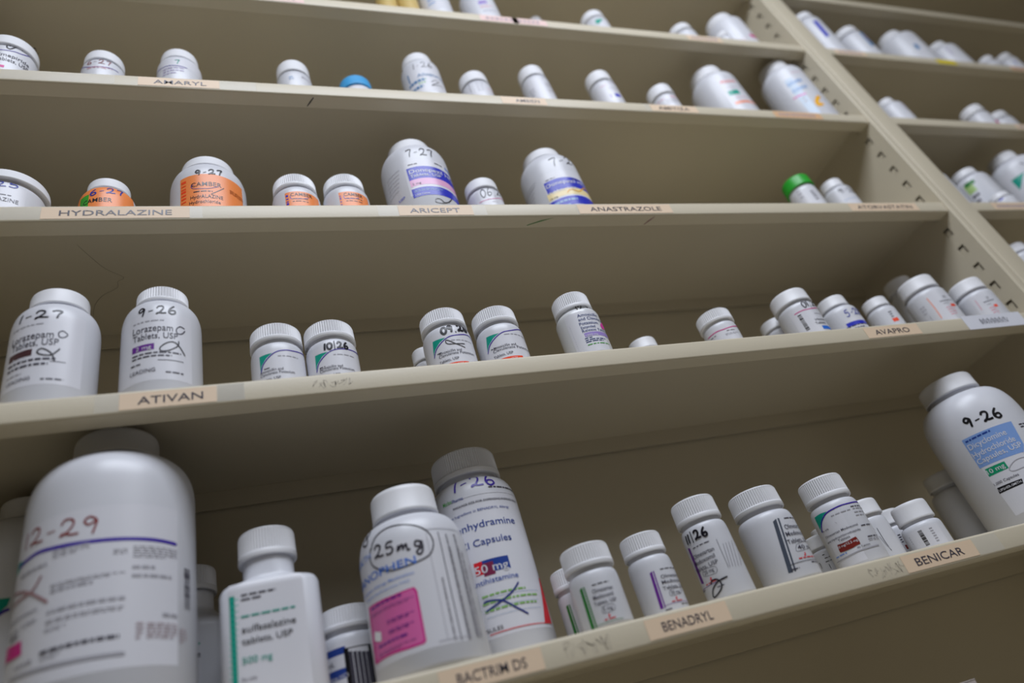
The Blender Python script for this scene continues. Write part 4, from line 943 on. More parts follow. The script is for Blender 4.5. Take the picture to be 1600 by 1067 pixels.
  ('R',-0.7373,-0.5984,0.03282,0.03339,'tealight'),
  ('R',-0.7411,-0.603,0.02947,0.03001,'tealight'),
  ('R',-0.7464,-0.6076,0.02613,0.02668,'tealight'),
  ('F',-0.5072,0.1131,0.07193,0.07466,1,'slate'),
  ('F',-0.511,-0.1533,0.06909,0.07183,1,'slate'),
  ('F',-0.5236,0.4255,0.05862,0.06135,1,'teal'),
  ('T', 'sulfasalazine', -0.5193, 0.4167, 0.05094, 0.00435, 'dark'),
  ('T', 'tablets, USP', -0.5289, 0.3515, 0.04393, 0.00398, 'dark'),
  ('T', '500 mg', -0.5351, -0.0443, 0.03284, 0.00403, 'teal'),
  ('T', 'Rx only', -0.5485, -0.328, 0.02345, 0.00196, 'slate')]),
('shaded ribbed-cap bottle with navy bands, behind the pink-panelled bottle','pill bottles on the bottom shelf',
 0.0472,0.0831,0.0823, 0.0660,0.0205,0.0211,0.0152, 2,1,'capwhite','bodywhite',
 [(0.00000,0.01898),(0.00120,0.02056),(0.00300,0.02109),(0.03888,0.02109),(0.04064,0.02107),(0.04186,0.02100),(0.04290,0.02089),(0.04382,0.02073),(0.04463,0.02053),(0.04533,0.02029),(0.04593,0.02001),(0.04642,0.01968),(0.04681,0.01930),(0.04708,0.01888),(0.04725,0.01839),(0.04730,0.01767),(0.05842,0.01767)],
 [('R',-1.1822,0.7264,0.00885,0.04126,'paper'),
  ('R',-1.0047,-0.2642,0.03399,0.03856,'navyblue'),
  ('T', 'mL', -0.9897, -0.665, 0.02805, 0.00299, 'slate'),
  ('R',-1.1849,-0.2827,0.01905,0.02531,'navyblue'),
  ('T', 'Promethazine HCl', -1.5988, -0.268, 0.01933, 0.00254, 'paper'),
  ('R',-0.3215,-0.1779,0.01194,0.03694,'black'),
  ('R',0.4616,0.704,0.0089,0.03681,'black'),
  ('N',-0.1811,0.8181,0.03655,0.00051,'black'),
  ('R',-0.176,-0.0704,0.01331,0.03431,'slate'),
  ('R',-0.0445,0.065,0.01266,0.03367,'slate'),
  ('R',0.0879,0.2044,0.01208,0.03313,'slate'),
  ('R',0.2241,0.3502,0.01158,0.03267,'slate'),
  ('R',0.3686,0.5094,0.01117,0.03235,'slate')]),
('large white bottle with a pink panel and circled handwriting 25mg','pill bottles on the bottom shelf',
 0.0935,0.0403,0.0823, 0.1277,0.0240,0.0373,0.0198, 2,0,'capwhite','bodywhite',
 [(0.00000,0.03354),(0.00120,0.03634),(0.00300,0.03727),(0.07334,0.03727),(0.07970,0.03716),(0.08411,0.03683),(0.08789,0.03629),(0.09122,0.03553),(0.09414,0.03456),(0.09668,0.03338),(0.09884,0.03200),(0.10062,0.03040),(0.10201,0.02859),(0.10301,0.02653),(0.10361,0.02413),(0.10381,0.02066),(0.11778,0.02066)],
 [('R',-1.6944,0.4794,0.01188,0.08251,'paper'),
  ('S',[(-0.9841,0.08438),(-0.8712,0.0915),(-0.6131,0.09464),(-0.291,0.09345),(-0.0119,0.0895),(0.1585,0.08375),(0.2066,0.07627),(0.1147,0.06916),(-0.0859,0.0658),(-0.3678,0.06448),(-0.6581,0.06545),(-0.9426,0.07194),(-1.0347,0.07869),(-0.9959,0.08566)],'inkdark',0.9),
  ('H', '25mg', -0.9133, 0.0353, 0.077, 0.07281, 0.00866, 1.1, 'inkdark'),
  ('H', '8', -1.3346, -1.0257, 0.09182, 0.08835, 0.01137, 1.0, 'inkdark'),
  ('S',[(-1.6895,0.0951),(-1.6938,0.09811),(-1.6966,0.10362)],'inkdark',1.0),
  ('T', 'HEALTH', -1.6817, -1.0101, 0.07884, 0.00449, 'ltblue2'),
  ('T', 'BANOPHEN', -1.6822, -0.1603, 0.06467, 0.0053, 'blue'),
  ('T', 'Complete Allergy Medication', -1.5228, -0.234, 0.0584, 0.00181, 'ltblue2'),
  ('T', 'Diphenhydramine HCl', -1.3552, -0.3364, 0.05442, 0.00139, 'ltblue2'),
  ('G',[(-1.35,0.05101),(-1.049,0.05042),(-0.6809,0.04974),(-0.2764,0.05024),(-0.2377,0.04735),(-0.2435,0.01681),(-0.2896,0.01546),(-0.5167,0.0153),(-0.881,0.01616),(-1.3526,0.01618),(-1.4422,0.01691)],'magenta'),
  ('G',[(-1.2845,0.04965),(-1.0151,0.04894),(-0.6866,0.04863),(-0.3033,0.04923),(-0.2733,0.04673),(-0.2755,0.01761),(-0.3228,0.01655),(-0.537,0.01664),(-0.8734,0.01744),(-1.316,0.01718)],'pinkfill'),
  ('F',-1.2366,-0.5013,0.04556,0.04884,1,'purple'),
  ('F',-1.2764,-0.313,0.04232,0.04492,2,'plum'),
  ('F',-0.8702,-0.3566,0.03354,0.03614,2,'purple'),
  ('F',-0.8702,-0.3901,0.02754,0.03014,2,'purple'),
  ('F',-1.1707,-0.5178,0.02142,0.0247,1,'purple'),
  ('F',-1.2036,-0.3966,0.01756,0.0201,2,'plum'),
  ('S',[(-1.266,0.0322),(-1.1392,0.03015),(-1.0585,0.0296)],'white',5.5),
  ('R',0.103,0.1117,0.0142,0.0832,'grey'),
  ('R',0.337,0.3535,0.01258,0.08358,'slate'),
  ('B',0.2126,0.2483,0.01343,0.05293,34,'fine'),
  ('B',0.4849,0.5296,0.01261,0.08211,60,'fine'),
  ('B',0.5044,0.5496,0.01323,0.07373,40,'fine'),
  ('B',0.6934,0.7542,0.01387,0.08287,60,'fine'),
  ('B',0.7191,0.7669,0.01392,0.07442,50,'fine'),
  ('B',0.808,0.8622,0.01408,0.07158,40,'fine'),
  ('B',0.705,0.7519,0.01421,0.05271,30,'fine'),
  ('N',0.1288,1.2905,0.08616,0.00044,'grey'),
  ('N',-0.0494,0.5378,0.01454,0.00036,'grey')]),
('large white bottle with navy print and a red wedge, behind the pink-panelled one','pill bottles on the bottom shelf',
 0.1567,0.0780,0.0823, 0.1676,0.0277,0.0350,0.0230, 2,1,'capwhite','bodywhite',
 [(0.00000,0.03152),(0.00120,0.03414),(0.00300,0.03502),(0.11588,0.03502),(0.12090,0.03494),(0.12437,0.03472),(0.12735,0.03436),(0.12997,0.03385),(0.13227,0.03319),(0.13427,0.03240),(0.13597,0.03147),(0.13737,0.03040),(0.13847,0.02918),(0.13926,0.02779),(0.13973,0.02617),(0.13989,0.02383),(0.15610,0.02383)],
 [('R',-1.8143,0.9635,0.01785,0.1233,'paper'),
  ('H', '1-26', -0.6533, 0.3952, 0.12848, 0.12826, 0.01173, 1.3, 'violet'),
  ('F',0.1537,1.2087,0.12424,0.12732,1,'slate'),
  ('T', 'Marlex', -0.9894, -0.7453, 0.12139, 0.00355, 'green'),
  ('T', 'Pharma', -0.7345, -0.4684, 0.12076, 0.00299, 'navyblue'),
  ('N',-0.866,1.2097,0.12152,0.00018,'slate'),
  ('N',-0.7535,0.9787,0.11591,0.00018,'slate'),
  ('T', 'PACKAGE SIZE FOR DISPENSING PURPOSE ONLY', -0.7468, 0.9353, 0.11532, 0.0019, 'slate'),
  ('T', 'Active Ingredient in BENADRYL Allergy', -1.0386, 0.5529, 0.10852, 0.00199, 'navyblue'),
  ('T', 'Diphenhydramine', -1.319, 0.6011, 0.09574, 0.00568, 'navyblue'),
  ('T', 'HCl Capsules', -0.9618, 0.3627, 0.08256, 0.00527, 'navyblue'),
  ('R',-0.5941,0.1568,0.06176,0.0712,'navyblue'),
  ('R',-0.5941,-0.4114,0.06176,0.0712,'crimson'),
  ('R',-0.4285,-0.1889,0.0598,0.06917,'wine'),
  ('T', '50 mg', -0.6001, 0.1158, 0.06238, 0.00601, 'paper'),
  ('T', 'Antihistamine', -0.7744, 0.276, 0.05441, 0.00401, 'royalmid'),
  ('F',-0.5843,0.3629,0.04391,0.04699,1,'palegreen2'),
  ('N',-0.5756,0.7185,0.04418,0.00019,'steel'),
  ('F',-0.6052,0.6598,0.03884,0.04193,1,'palegreen2'),
  ('N',-0.6086,0.6477,0.03741,0.00018,'steel'),
  ('F',-0.5915,0.5923,0.03368,0.03676,1,'palegreen2'),
  ('N',-0.5947,0.654,0.03174,0.00018,'steel'),
  ('S',[(0.2352,0.05086),(0.0503,0.04516),(-0.201,0.0406),(-0.5702,0.03637)],'penblue',1.2),
  ('S',[(-0.5792,0.04234),(-0.4664,0.04279),(-0.201,0.0406),(0.0302,0.034),(0.2636,0.02799)],'penblue',1.2),
  ('T', 'CAPSULES', -0.896, -0.3123, 0.0223, 0.00263, 'dark'),
  ('N',-0.6062,0.9483,0.02078,0.00055,'crimson'),
  ('G',[(1.0016,0.05506),(1.1195,0.05463),(0.9483,0.02135),(0.6393,0.02051)],'crimson'),
  ('N',1.1727,1.2078,0.1259,0.00086,'black'),
  ('S',[(1.2075,0.13048),(1.2051,0.11102),(1.2065,0.0802),(1.0468,0.04517),(1.2091,0.02148)],'black',0.7),
  ('N',1.1901,1.2091,0.02017,0.00058,'black'),
  ('T', 'Drug Facts', 1.2071, 1.1939, 0.12194, 0.00257, 'dark'),
  ('F',1.1879,1.2068,0.10848,0.12017,3,'slate'),
  ('F',1.1884,1.2071,0.09779,0.10922,3,'slate'),
  ('F',1.1889,1.2075,0.08733,0.09851,3,'slate'),
  ('F',1.1894,1.2078,0.07708,0.08803,3,'slate'),
  ('F',1.1899,1.2081,0.06704,0.07776,3,'slate'),
  ('F',1.1904,1.2084,0.05721,0.0677,3,'slate'),
  ('F',1.1909,1.2087,0.04758,0.05785,3,'slate'),
  ('F',1.1913,1.209,0.03814,0.0482,3,'slate'),
  ('F',1.1918,1.2092,0.02888,0.03875,3,'slate')]),
('small white bottle with green stripes, half hidden behind its front twin','pill bottles on the bottom shelf',
 0.2127,0.0612,0.0823, 0.0559,0.0162,0.0157,0.0155, 2,1,'capwhite','bodywhite',
 [(0.00000,0.01412),(0.00120,0.01530),(0.00300,0.01569),(0.02963,0.01569),(0.03130,0.01568),(0.03246,0.01564),(0.03345,0.01558),(0.03432,0.01550),(0.03509,0.01540),(0.03576,0.01528),(0.03633,0.01513),(0.03679,0.01496),(0.03716,0.01477),(0.03742,0.01455),(0.03758,0.01429),(0.03763,0.01393),(0.04814,0.01393)],
 [('G',[(-1.0973,0.02926),(-0.9594,0.02982),(-0.941,0.00634),(-1.1079,0.00669)],'dkgreen'),
  ('G',[(-0.9145,0.02979),(-0.8588,0.02946),(-0.8368,0.00631),(-0.8899,0.00627)],'dkgreen')]),
('white ribbed-cap bottle with twin green stripes at the front of the bottom shelf','pill bottles on the bottom shelf',
 0.2120,0.0240,0.0823, 0.0583,0.0184,0.0180,0.0164, 2,1,'capwhite','bodywhite',
 [(0.00000,0.01621),(0.00120,0.01756),(0.00300,0.01801),(0.03046,0.01801),(0.03219,0.01800),(0.03339,0.01795),(0.03442,0.01788),(0.03532,0.01778),(0.03612,0.01765),(0.03681,0.01750),(0.03740,0.01731),(0.03788,0.01710),(0.03826,0.01686),(0.03854,0.01659),(0.03870,0.01627),(0.03875,0.01581),(0.05008,0.01581)],
 [('G',[(-1.0663,0.02904),(-0.9301,0.02971),(-0.9448,0.00215),(-1.1073,0.00254)],'dkgreen'),
  ('G',[(-0.8844,0.02966),(-0.8292,0.02927),(-0.8379,0.00211),(-0.8923,0.00207)],'dkgreen'),
  ('F',-0.5291,0.158,0.02722,0.0288,1,'slate'),
  ('T', 'Olmesartan', -0.6008, 0.2295, 0.02302, 0.00279, 'slate'),
  ('T', 'Medoxomil', -0.6346, 0.1738, 0.01891, 0.00276, 'slate'),
  ('T', 'Tablets, USP', -0.6732, 0.2185, 0.01487, 0.00261, 'slate'),
  ('S',[(-0.4348,0.01315),(0.0101,0.01337),(-0.0084,0.00952),(-0.4498,0.00933),(-0.4348,0.01315)],'slate',0.25),
  ('T', '5 mg', -0.4174, -0.0503, 0.01039, 0.00246, 'slate'),
  ('S',[(-0.2659,0.00781),(-0.257,0.00674),(-0.2991,0.00618)],'red',1.0),
  ('F',-0.4879,-0.0307,0.00362,0.0052,1,'red'),
  ('N',-0.8505,0.2297,0.00326,0.0003,'dkgreen')]),
('white bottle with twin purple stripes and no handwriting on the bottom shelf','pill bottles on the bottom shelf',
 0.2648,0.0346,0.0823, 0.0618,0.0164,0.0166,0.0156, 2,1,'capwhite','bodywhite',
 [(0.00000,0.01498),(0.00120,0.01623),(0.00300,0.01665),(0.03440,0.01665),(0.03628,0.01663),(0.03758,0.01658),(0.03870,0.01650),(0.03968,0.01638),(0.04054,0.01623),(0.04129,0.01606),(0.04193,0.01585),(0.04246,0.01561),(0.04287,0.01533),(0.04316,0.01502),(0.04334,0.01465),(0.04340,0.01413),(0.05401,0.01413)],
 [('G',[(-0.6056,0.03103),(-0.4862,0.0319),(-0.5828,0.0057),(-0.7235,0.00591)],'purple'),
  ('G',[(-0.4448,0.03193),(-0.3945,0.03166),(-0.4858,0.00577),(-0.5356,0.00568)],'purple'),
  ('F',-0.1166,1.0246,0.03045,0.03191,1,'slate'),
  ('T', 'Olmesartan', -0.2128, 1.0233, 0.02503, 0.00267, 'slate'),
  ('T', 'Medoxomil', -0.262, 1.0251, 0.02113, 0.00264, 'slate'),
  ('T', 'Tablets, USP', -0.3154, 1.0243, 0.01705, 0.0025, 'slate'),
  ('S',[(-0.0622,0.01594),(0.5848,0.0171),(0.5207,0.01324),(-0.0924,0.01226),(-0.0622,0.01594)],'slate',0.25),
  ('T', '20 mg', -0.0523, 0.4513, 0.01312, 0.00235, 'slate'),
  ('S',[(0.1241,0.01105),(0.1299,0.01001),(0.0751,0.00942)],'red',1.0),
  ('F',-0.1524,0.451,0.00711,0.00858,1,'red'),
  ('N',-0.526,1.0252,0.00709,0.00029,'purple'),
  ('F',-0.5383,-0.2502,0.00292,0.00439,1,'slate'),
  ('F',0.2609,0.8489,0.00442,0.00589,1,'slate')]),
('white bottle with handwritten 11/26 and a purple stripe on the bottom shelf','pill bottles on the bottom shelf',
 0.3178,0.0282,0.0823, 0.0794,0.0180,0.0182,0.0182, 2,1,'capwhite','bodywhite',
 [(0.00000,0.01642),(0.00120,0.01778),(0.00300,0.01824),(0.04850,0.01824),(0.05051,0.01822),(0.05191,0.01817),(0.05310,0.01808),(0.05415,0.01795),(0.05508,0.01779),(0.05588,0.01760),(0.05656,0.01737),(0.05712,0.01711),(0.05756,0.01681),(0.05788,0.01646),(0.05807,0.01607),(0.05813,0.01549),(0.07030,0.01549)],
 [('F',-1.3464,-0.536,0.0413,0.04291,1,'slate'),
  ('T', 'Olmesartan', -1.5159, -0.4994, 0.03503, 0.00326, 'slate'),
  ('T', 'Medoxomil', -1.6297, -0.5711, 0.03035, 0.00323, 'slate'),
  ('T', 'Tablets, USP', -1.7906, -0.5522, 0.02578, 0.00306, 'slate'),
  ('S',[(-1.3106,0.0256),(-0.7587,0.02435),(-0.8001,0.01993),(-1.3637,0.02123),(-1.3106,0.0256)],'slate',0.25),
  ('T', '20 mg', -1.3062, -0.8381, 0.02169, 0.00289, 'slate'),
  ('S',[(-1.109,0.01875),(-1.1044,0.01747),(-1.1628,0.01696)],'red',1.0),
  ('F',-1.4697,-0.8515,0.01407,0.01568,1,'red'),
  ('N',-2.1325,-0.6071,0.01408,0.00036,'purple'),
  ('F',-2.1319,-1.6801,0.01154,0.01315,1,'slate'),
  ('F',-0.9974,-0.6966,0.00925,0.01086,1,'slate'),
  ('G',[(-1.6608,0.04531),(-1.5098,0.04423),(-1.5721,0.01719),(-1.7697,0.01812)],'purple'),
  ('H', '11/26', -1.5247, -0.4525, 0.04684, 0.04695, 0.00698, 1.3, 'ink'),
  ('S',[(-1.213,0.01398),(-1.0893,0.01619),(-0.8652,0.01533),(-0.7872,0.01131),(-0.9294,0.00772),(-1.2716,0.00517),(-1.3392,0.00677),(-1.2101,0.01048),(-0.9086,0.01371),(-0.706,0.01445),(-0.4526,0.01488)],'ink',1.0),
  ('S',[(-0.0524,0.03791),(-0.1937,0.02049)],'fine',0.7),
  ('S',[(0.0944,0.03825),(-0.0759,0.02028)],'fine',0.7),
  ('S',[(0.2646,0.03874),(0.0521,0.02013)],'fine',0.7),
  ('S',[(0.4843,0.03947),(0.1958,0.02007)],'fine',0.7),
  ('S',[(0.9371,0.04121),(0.3652,0.02011)],'fine',0.7),
  ('S',[(-0.2439,0.04245),(-0.2642,0.02044)],'slate',0.5)]),
('white bottle with twin dark grey stripes on the bottom shelf','pill bottles on the bottom shelf',
 0.3770,0.0305,0.0823, 0.0774,0.0208,0.0225,0.0177, 2,1,'capwhite','bodywhite',
 [(0.00000,0.02025),(0.00120,0.02194),(0.00300,0.02250),(0.04580,0.02250),(0.04795,0.02247),(0.04944,0.02238),(0.05072,0.02223),(0.05185,0.02202),(0.05283,0.02176),(0.05369,0.02143),(0.05442,0.02105),(0.05503,0.02061),(0.05550,0.02011),(0.05583,0.01954),(0.05604,0.01888),(0.05611,0.01792),(0.06851,0.01792)],
 [('G',[(-0.3899,0.04615),(-0.2382,0.04769),(-0.5489,0.00695),(-0.702,0.00724)],'slate2'),
  ('G',[(-0.1857,0.04781),(-0.1231,0.04746),(-0.4388,0.00708),(-0.4964,0.00692)],'slate2'),
  ('F',0.0624,0.8392,0.04501,0.04699,1,'slate'),
  ('T', 'Olmesartan', -0.0955, 0.8387, 0.03802, 0.00371, 'slate'),
  ('T', 'Medoxomil', -0.1796, 0.8419, 0.03248, 0.00367, 'slate'),
  ('T', 'Tablets, USP', -0.2678, 0.8419, 0.02671, 0.00346, 'slate'),
  ('S',[(0.0067,0.02526),(0.8493,0.02764),(0.8513,0.0225),(-0.059,0.02006),(0.0067,0.02526)],'slate',0.25),
  ('T', '40 mg', -0.007, 0.8524, 0.02127, 0.00326, 'slate'),
  ('S',[(0.1839,0.01844),(0.1812,0.01698),(0.1092,0.01612)],'red',1.0),
  ('F',-0.162,0.6522,0.01317,0.01515,1,'red'),
  ('N',-0.5588,0.8458,0.01235,0.0004,'slate2'),
  ('F',-0.5863,-0.2921,0.00707,0.00905,1,'slate'),
  ('F',0.2842,0.8493,0.00905,0.01103,1,'slate')]),
('white ribbed-cap bottle with teal corner and dark red strength pill, bottom shelf','pill bottles on the bottom shelf',
 0.4515,0.0325,0.0823, 0.0785,0.0194,0.0205,0.0193, 2,1,'capwhite','bodywhite',
 [(0.00000,0.01849),(0.00120,0.02003),(0.00300,0.02054),(0.04371,0.02054),(0.04626,0.02052),(0.04804,0.02044),(0.04956,0.02032),(0.05089,0.02014),(0.05207,0.01992),(0.05309,0.01964),(0.05395,0.01932),(0.05467,0.01895),(0.05523,0.01853),(0.05563,0.01805),(0.05587,0.01749),(0.05595,0.01668),(0.06889,0.01668)],
 [('R',-1.6323,-0.5453,0.004,0.04717,'paper'),
  ('G',[(-1.7046,0.04974),(-1.3307,0.04985),(-1.0263,0.04899),(-1.2511,0.04699),(-1.4471,0.04434),(-1.7097,0.039),(-1.7572,0.03662)],'teal'),
  ('S',[(-1.7186,0.03631),(-1.4881,0.04263),(-1.2917,0.04564),(-1.0344,0.04801),(-0.7439,0.04879),(-0.4023,0.04923),(0.0013,0.04921),(0.6988,0.04996)],'violet',1.0),
  ('F',-0.9732,-0.1625,0.04266,0.04447,1,'grey'),
  ('F',-0.0848,0.563,0.04469,0.0465,1,'slate'),
  ('F',-0.0427,0.7717,0.04276,0.04457,1,'grey'),
  ('F',-0.0541,0.5428,0.03971,0.04152,1,'grey'),
  ('F',-0.0654,0.4208,0.03691,0.03871,1,'grey'),
  ('T', 'Rx only', -1.6491, -1.309, 0.03581, 0.00144, 'slate'),
  ('T', 'Olmesartan Medoxomil', -1.6643, -0.2104, 0.03046, 0.00188, 'slate'),
  ('T', 'and Hydrochlorothiazide', -1.7131, -0.21, 0.02642, 0.00175, 'slate'),
  ('T', 'Tablets', -1.1999, -0.7185, 0.02368, 0.00197, 'slate'),
  ('S',[(-1.3505,0.01937),(-1.1402,0.01882),(-0.8751,0.01876),(-0.6706,0.01933),(-0.5037,0.01968)],'oxblood',6.2),
  ('T', '20 mg/12.5 mg', -1.381, -0.5274, 0.01925, 0.00184, 'paper'),
  ('T', '90 Tablets', -0.6864, -0.1715, 0.01377, 0.00147, 'slate'),
  ('F',-1.674,-1.118,0.01282,0.01463,1,'ltblue2'),
  ('F',-0.0911,0.5069,0.01869,0.0205,1,'slate'),
  ('F',-0.1341,0.53,0.01609,0.01869,2,'grey'),
  ('F',-0.1056,0.4941,0.02813,0.02994,1,'slate'),
  ('S',[(-1.8225,0.01115),(-1.3884,0.01116),(-1.0135,0.01148),(-0.6844,0.01193),(-0.3074,0.01181),(0.2082,0.01193)],'grey',0.9),
  ('S',[(-0.9477,0.03875),(-0.892,0.03713)],'grey',0.4)]),
('small white cap deepest behind the teal-cornered bottle on the bottom shelf','pill bottles on the bottom shelf',
 0.4951,0.0998,0.0823, 0.0569,0.0147,0.0148,0.0117, 2,0,'capwhite','bodywhite',
 [(0.00000,0.01336),(0.00120,0.01447),(0.00300,0.01484),(0.03676,0.01484),(0.03801,0.01483),(0.03887,0.01478),(0.03962,0.01471),(0.04027,0.01461),(0.04084,0.01448),(0.04134,0.01432),(0.04176,0.01413),(0.04211,0.01392),(0.04238,0.01367),(0.04258,0.01340),(0.04270,0.01307),(0.04274,0.01261),(0.05108,0.01261)],
 [('F',-1.9395,-1.6147,0.03157,0.03621,2,'black')]),
('small white bottle with black print, between the grey-striped and dark red-pilled bottles','pill bottles on the bottom shelf',
 0.4601,0.0755,0.0823, 0.0440,0.0133,0.0135,0.0110, 2,0,'capwhite','bodywhite',
 [(0.00000,0.01212),(0.00120,0.01313),(0.00300,0.01347),(0.02609,0.01347),(0.02710,0.01345),(0.02780,0.01341),(0.02840,0.01335),(0.02893,0.01326),(0.02939,0.01314),(0.02979,0.01299),(0.03013,0.01282),(0.03042,0.01263),(0.03064,0.01241),(0.03080,0.01216),(0.03089,0.01186),(0.03092,0.01144),(0.03849,0.01144)],
 [('F',-1.0023,-0.8526,0.02526,0.02645,1,'black'),
  ('F',-0.9517,-0.6216,0.02222,0.0234,1,'black'),
  ('F',-1.0151,-0.5977,0.01919,0.02037,1,'black'),
  ('F',-1.4733,-1.4006,0.01625,0.02152,4,'black'),
  ('R',-0.9127,-0.8794,0.01355,0.01772,'black')]),
('white bottle with a column of black print, just right of the dark red-pilled bottle','pill bottles on the bottom shelf',
 0.5077,0.0623,0.0823, 0.0611,0.0168,0.0163,0.0141, 2,0,'capwhite','bodywhite',
 [(0.00000,0.01468),(0.00120,0.01590),(0.00300,0.01631),(0.03613,0.01631),(0.03778,0.01630),(0.03893,0.01626),(0.03992,0.01620),(0.04078,0.01611),(0.04154,0.01600),(0.04220,0.01587),(0.04277,0.01571),(0.04323,0.01553),(0.04359,0.01533),(0.04385,0.01509),(0.04401,0.01482),(0.04406,0.01443),(0.05398,0.01443)],
 [('R',-0.7629,-0.7421,0.00935,0.03788,'paper'),
  ('S',[(-0.6499,0.03433),(-0.6883,0.02588),(-0.7198,0.01893),(-0.7205,0.01293)],'black',0.8),
  ('S',[(-0.479,0.03364),(-0.4693,0.02238),(-0.416,0.01251)],'slate',0.4),
  ('S',[(-0.5772,0.02661),(-0.504,0.01901),(-0.3873,0.0127)],'grey',0.5)]),
('small white bottle with a dark red box, behind the one with barcode','pill bottles on the bottom shelf',
 0.5580,0.0900,0.0823, 0.0554,0.0158,0.0160,0.0138, 2,0,'capwhite','bodywhite',
 [(0.00000,0.01438),(0.00120,0.01557),(0.00300,0.01597),(0.03173,0.01597),(0.03325,0.01596),(0.03430,0.01591),(0.03521,0.01583),(0.03600,0.01573),(0.03670,0.01559),(0.03730,0.01542),(0.03782,0.01522),(0.03824,0.01500),(0.03857,0.01474),(0.03881,0.01445),(0.03895,0.01410),(0.03900,0.01361),(0.04857,0.01361)],
 [('R',-1.0888,-0.5547,0.00879,0.03352,'paper'),
  ('F',-1.1387,-1.1386,0.02581,0.03254,2,'slate'),
  ('F',-0.6363,-0.4806,0.02149,0.03043,4,'slate'),
  ('R',-0.5753,-0.3238,0.01608,0.02005,'oxblood'),
  ('F',-1.1588,-0.9001,0.01884,0.02529,2,'slate')]),
('short white smooth-capped bottle with a barcode on the bottom shelf','pill bottles on the bottom shelf',
 0.5467,0.0477,0.0823, 0.0472,0.0162,0.0177,0.0165, 2,0,'capwhite','bodywhite',
 [(0.00000,0.01595),(0.00120,0.01728),(0.00300,0.01772),(0.02086,0.01772),(0.02234,0.01769),(0.02336,0.01762),(0.02424,0.01750),(0.02502,0.01733),(0.02570,0.01711),(0.02629,0.01684),(0.02679,0.01653),(0.02721,0.01617),(0.02753,0.01576),(0.02776,0.01529),(0.02790,0.01475),(0.02795,0.01396),(0.03897,0.01396)],
 [('R',-1.5585,0.0019,0.004,0.02261,'paper'),
  ('B',-1.0713,-0.8784,0.0078,0.02166,14,'black'),
  ('F',-0.5419,-0.3939,0.00681,0.0202,6,'grey'),
  ('F',-1.6293,-1.6126,0.01208,0.01955,4,'dark')]),
("huge white bottle dated 9-26 with a light blue panel at the bottom shelf's right",'pill bottles on the bottom shelf',
 0.6943,0.0488,0.0823, 0.1640,0.0280,0.0458,0.0178, 2,0,'capwhite','bodywhite',
 [(0.00000,0.04118),(0.00120,0.04461),(0.00300,0.04576),(0.09796,0.04576),(0.10704,0.04561),(0.11333,0.04519),(0.11873,0.04448),(0.12347,0.04349),(0.12764,0.04222),(0.13127,0.04069),(0.13435,0.03889),(0.13689,0.03681),(0.13888,0.03445),(0.14030,0.03176),(0.14116,0.02863),(0.14145,0.02411),(0.15512,0.02411)],
 [('R',-1.3176,-0.4961,0.01425,0.09506,'paper'),
  ('H', '9-26', -1.077, -0.3321, 0.10158, 0.09966, 0.01029, 1.8, 'black'),
  ('G',[(-1.3217,0.09455),(-0.2623,0.09287),(-0.3609,0.0686),(-0.4632,0.06209),(-1.3536,0.06408)],'cornblue'),
  ('T', 'Dicyclomine', -1.2954, -0.5123, 0.08248, 0.00579, 'paper'),
  ('T', 'Hydrochloride', -1.3205, -0.4453, 0.07403, 0.0057, 'paper'),
  ('T', 'Capsules, USP', -1.3185, -0.4048, 0.06725, 0.00532, 'paper'),
  ('F',-1.2742,-0.7514,0.08805,0.09208,1,'navyblue'),
  ('G',[(-1.2796,0.06147),(-0.8846,0.06073),(-0.8909,0.05358),(-1.2962,0.05375)],'emerald'),
  ('T', '10 mg', -1.2784, -0.9243, 0.05575, 0.00434, 'paper'),
  ('S',[(-0.8515,0.0546),(-0.7211,0.05747),(-0.5691,0.05785),(-0.4449,0.056),(-0.4432,0.05117),(-0.6171,0.04959),(-0.8343,0.04945),(-0.9002,0.05189),(-0.8515,0.0546)],'grey',0.6),
  ('T', '1,000 Capsules', -1.31, -0.8134, 0.0444, 0.00258, 'slate'),
  ('G',[(-1.3007,0.04206),(-0.8134,0.04089),(-0.8436,0.03652),(-1.3251,0.03662)],'black'),
  ('T', 'UPSHER-SMITH', -1.2933, -0.8522, 0.03789, 0.00225, 'paper'),
  ('F',-0.1539,0.0002,0.0832,0.08853,2,'slate')]),
('plain shaded white bottle behind the huge light blue-panelled bottle','pill bottles on the bottom shelf',
 0.7062,0.1248,0.0823, 0.0929,0.0215,0.0248,0.0158, 2,0,'capwhite','bodywhite',
 [(0.00000,0.02236),(0.00120,0.02422),(0.00300,0.02484),(0.05927,0.02484),(0.06224,0.02480),(0.06429,0.02467),(0.06606,0.02447),(0.06761,0.02418),(0.06898,0.02381),(0.07016,0.02336),(0.07117,0.02284),(0.07200,0.02223),(0.07265,0.02154),(0.07312,0.02076),(0.07340,0.01984),(0.07349,0.01852),(0.08503,0.01852)],
 []),
('white bottle with a royal blue stripe, upper row right beside the post',"pill bottles on the right unit's upper row",
 0.9490,0.0259,0.8497, 0.1340,0.0193,0.0229,0.0162, 2,0,'capwhite','bodywhite',
 [(0.00000,0.02057),(0.00120,0.02228),(0.00300,0.02285),(0.09989,0.02285),(0.10295,0.02281),(0.10507,0.02269),(0.10688,0.02248),(0.10848,0.02220),(0.10989,0.02183),(0.11111,0.02139),(0.11214,0.02087),(0.11300,0.02027),(0.11367,0.01959),(0.11415,0.01881),(0.11444,0.01790),(0.11453,0.01660),(0.12591,0.01660)],
 [('R',-0.4464,-0.4364,0.0387,0.09575,'paper'),
  ('G',[(-0.4907,0.09642),(-0.1943,0.09585),(-0.3069,0.04886),(-0.5701,0.04777)],'royal')]),
('white bottle with a steel blue stripe, second from the post on the upper row',"pill bottles on the right unit's upper row",
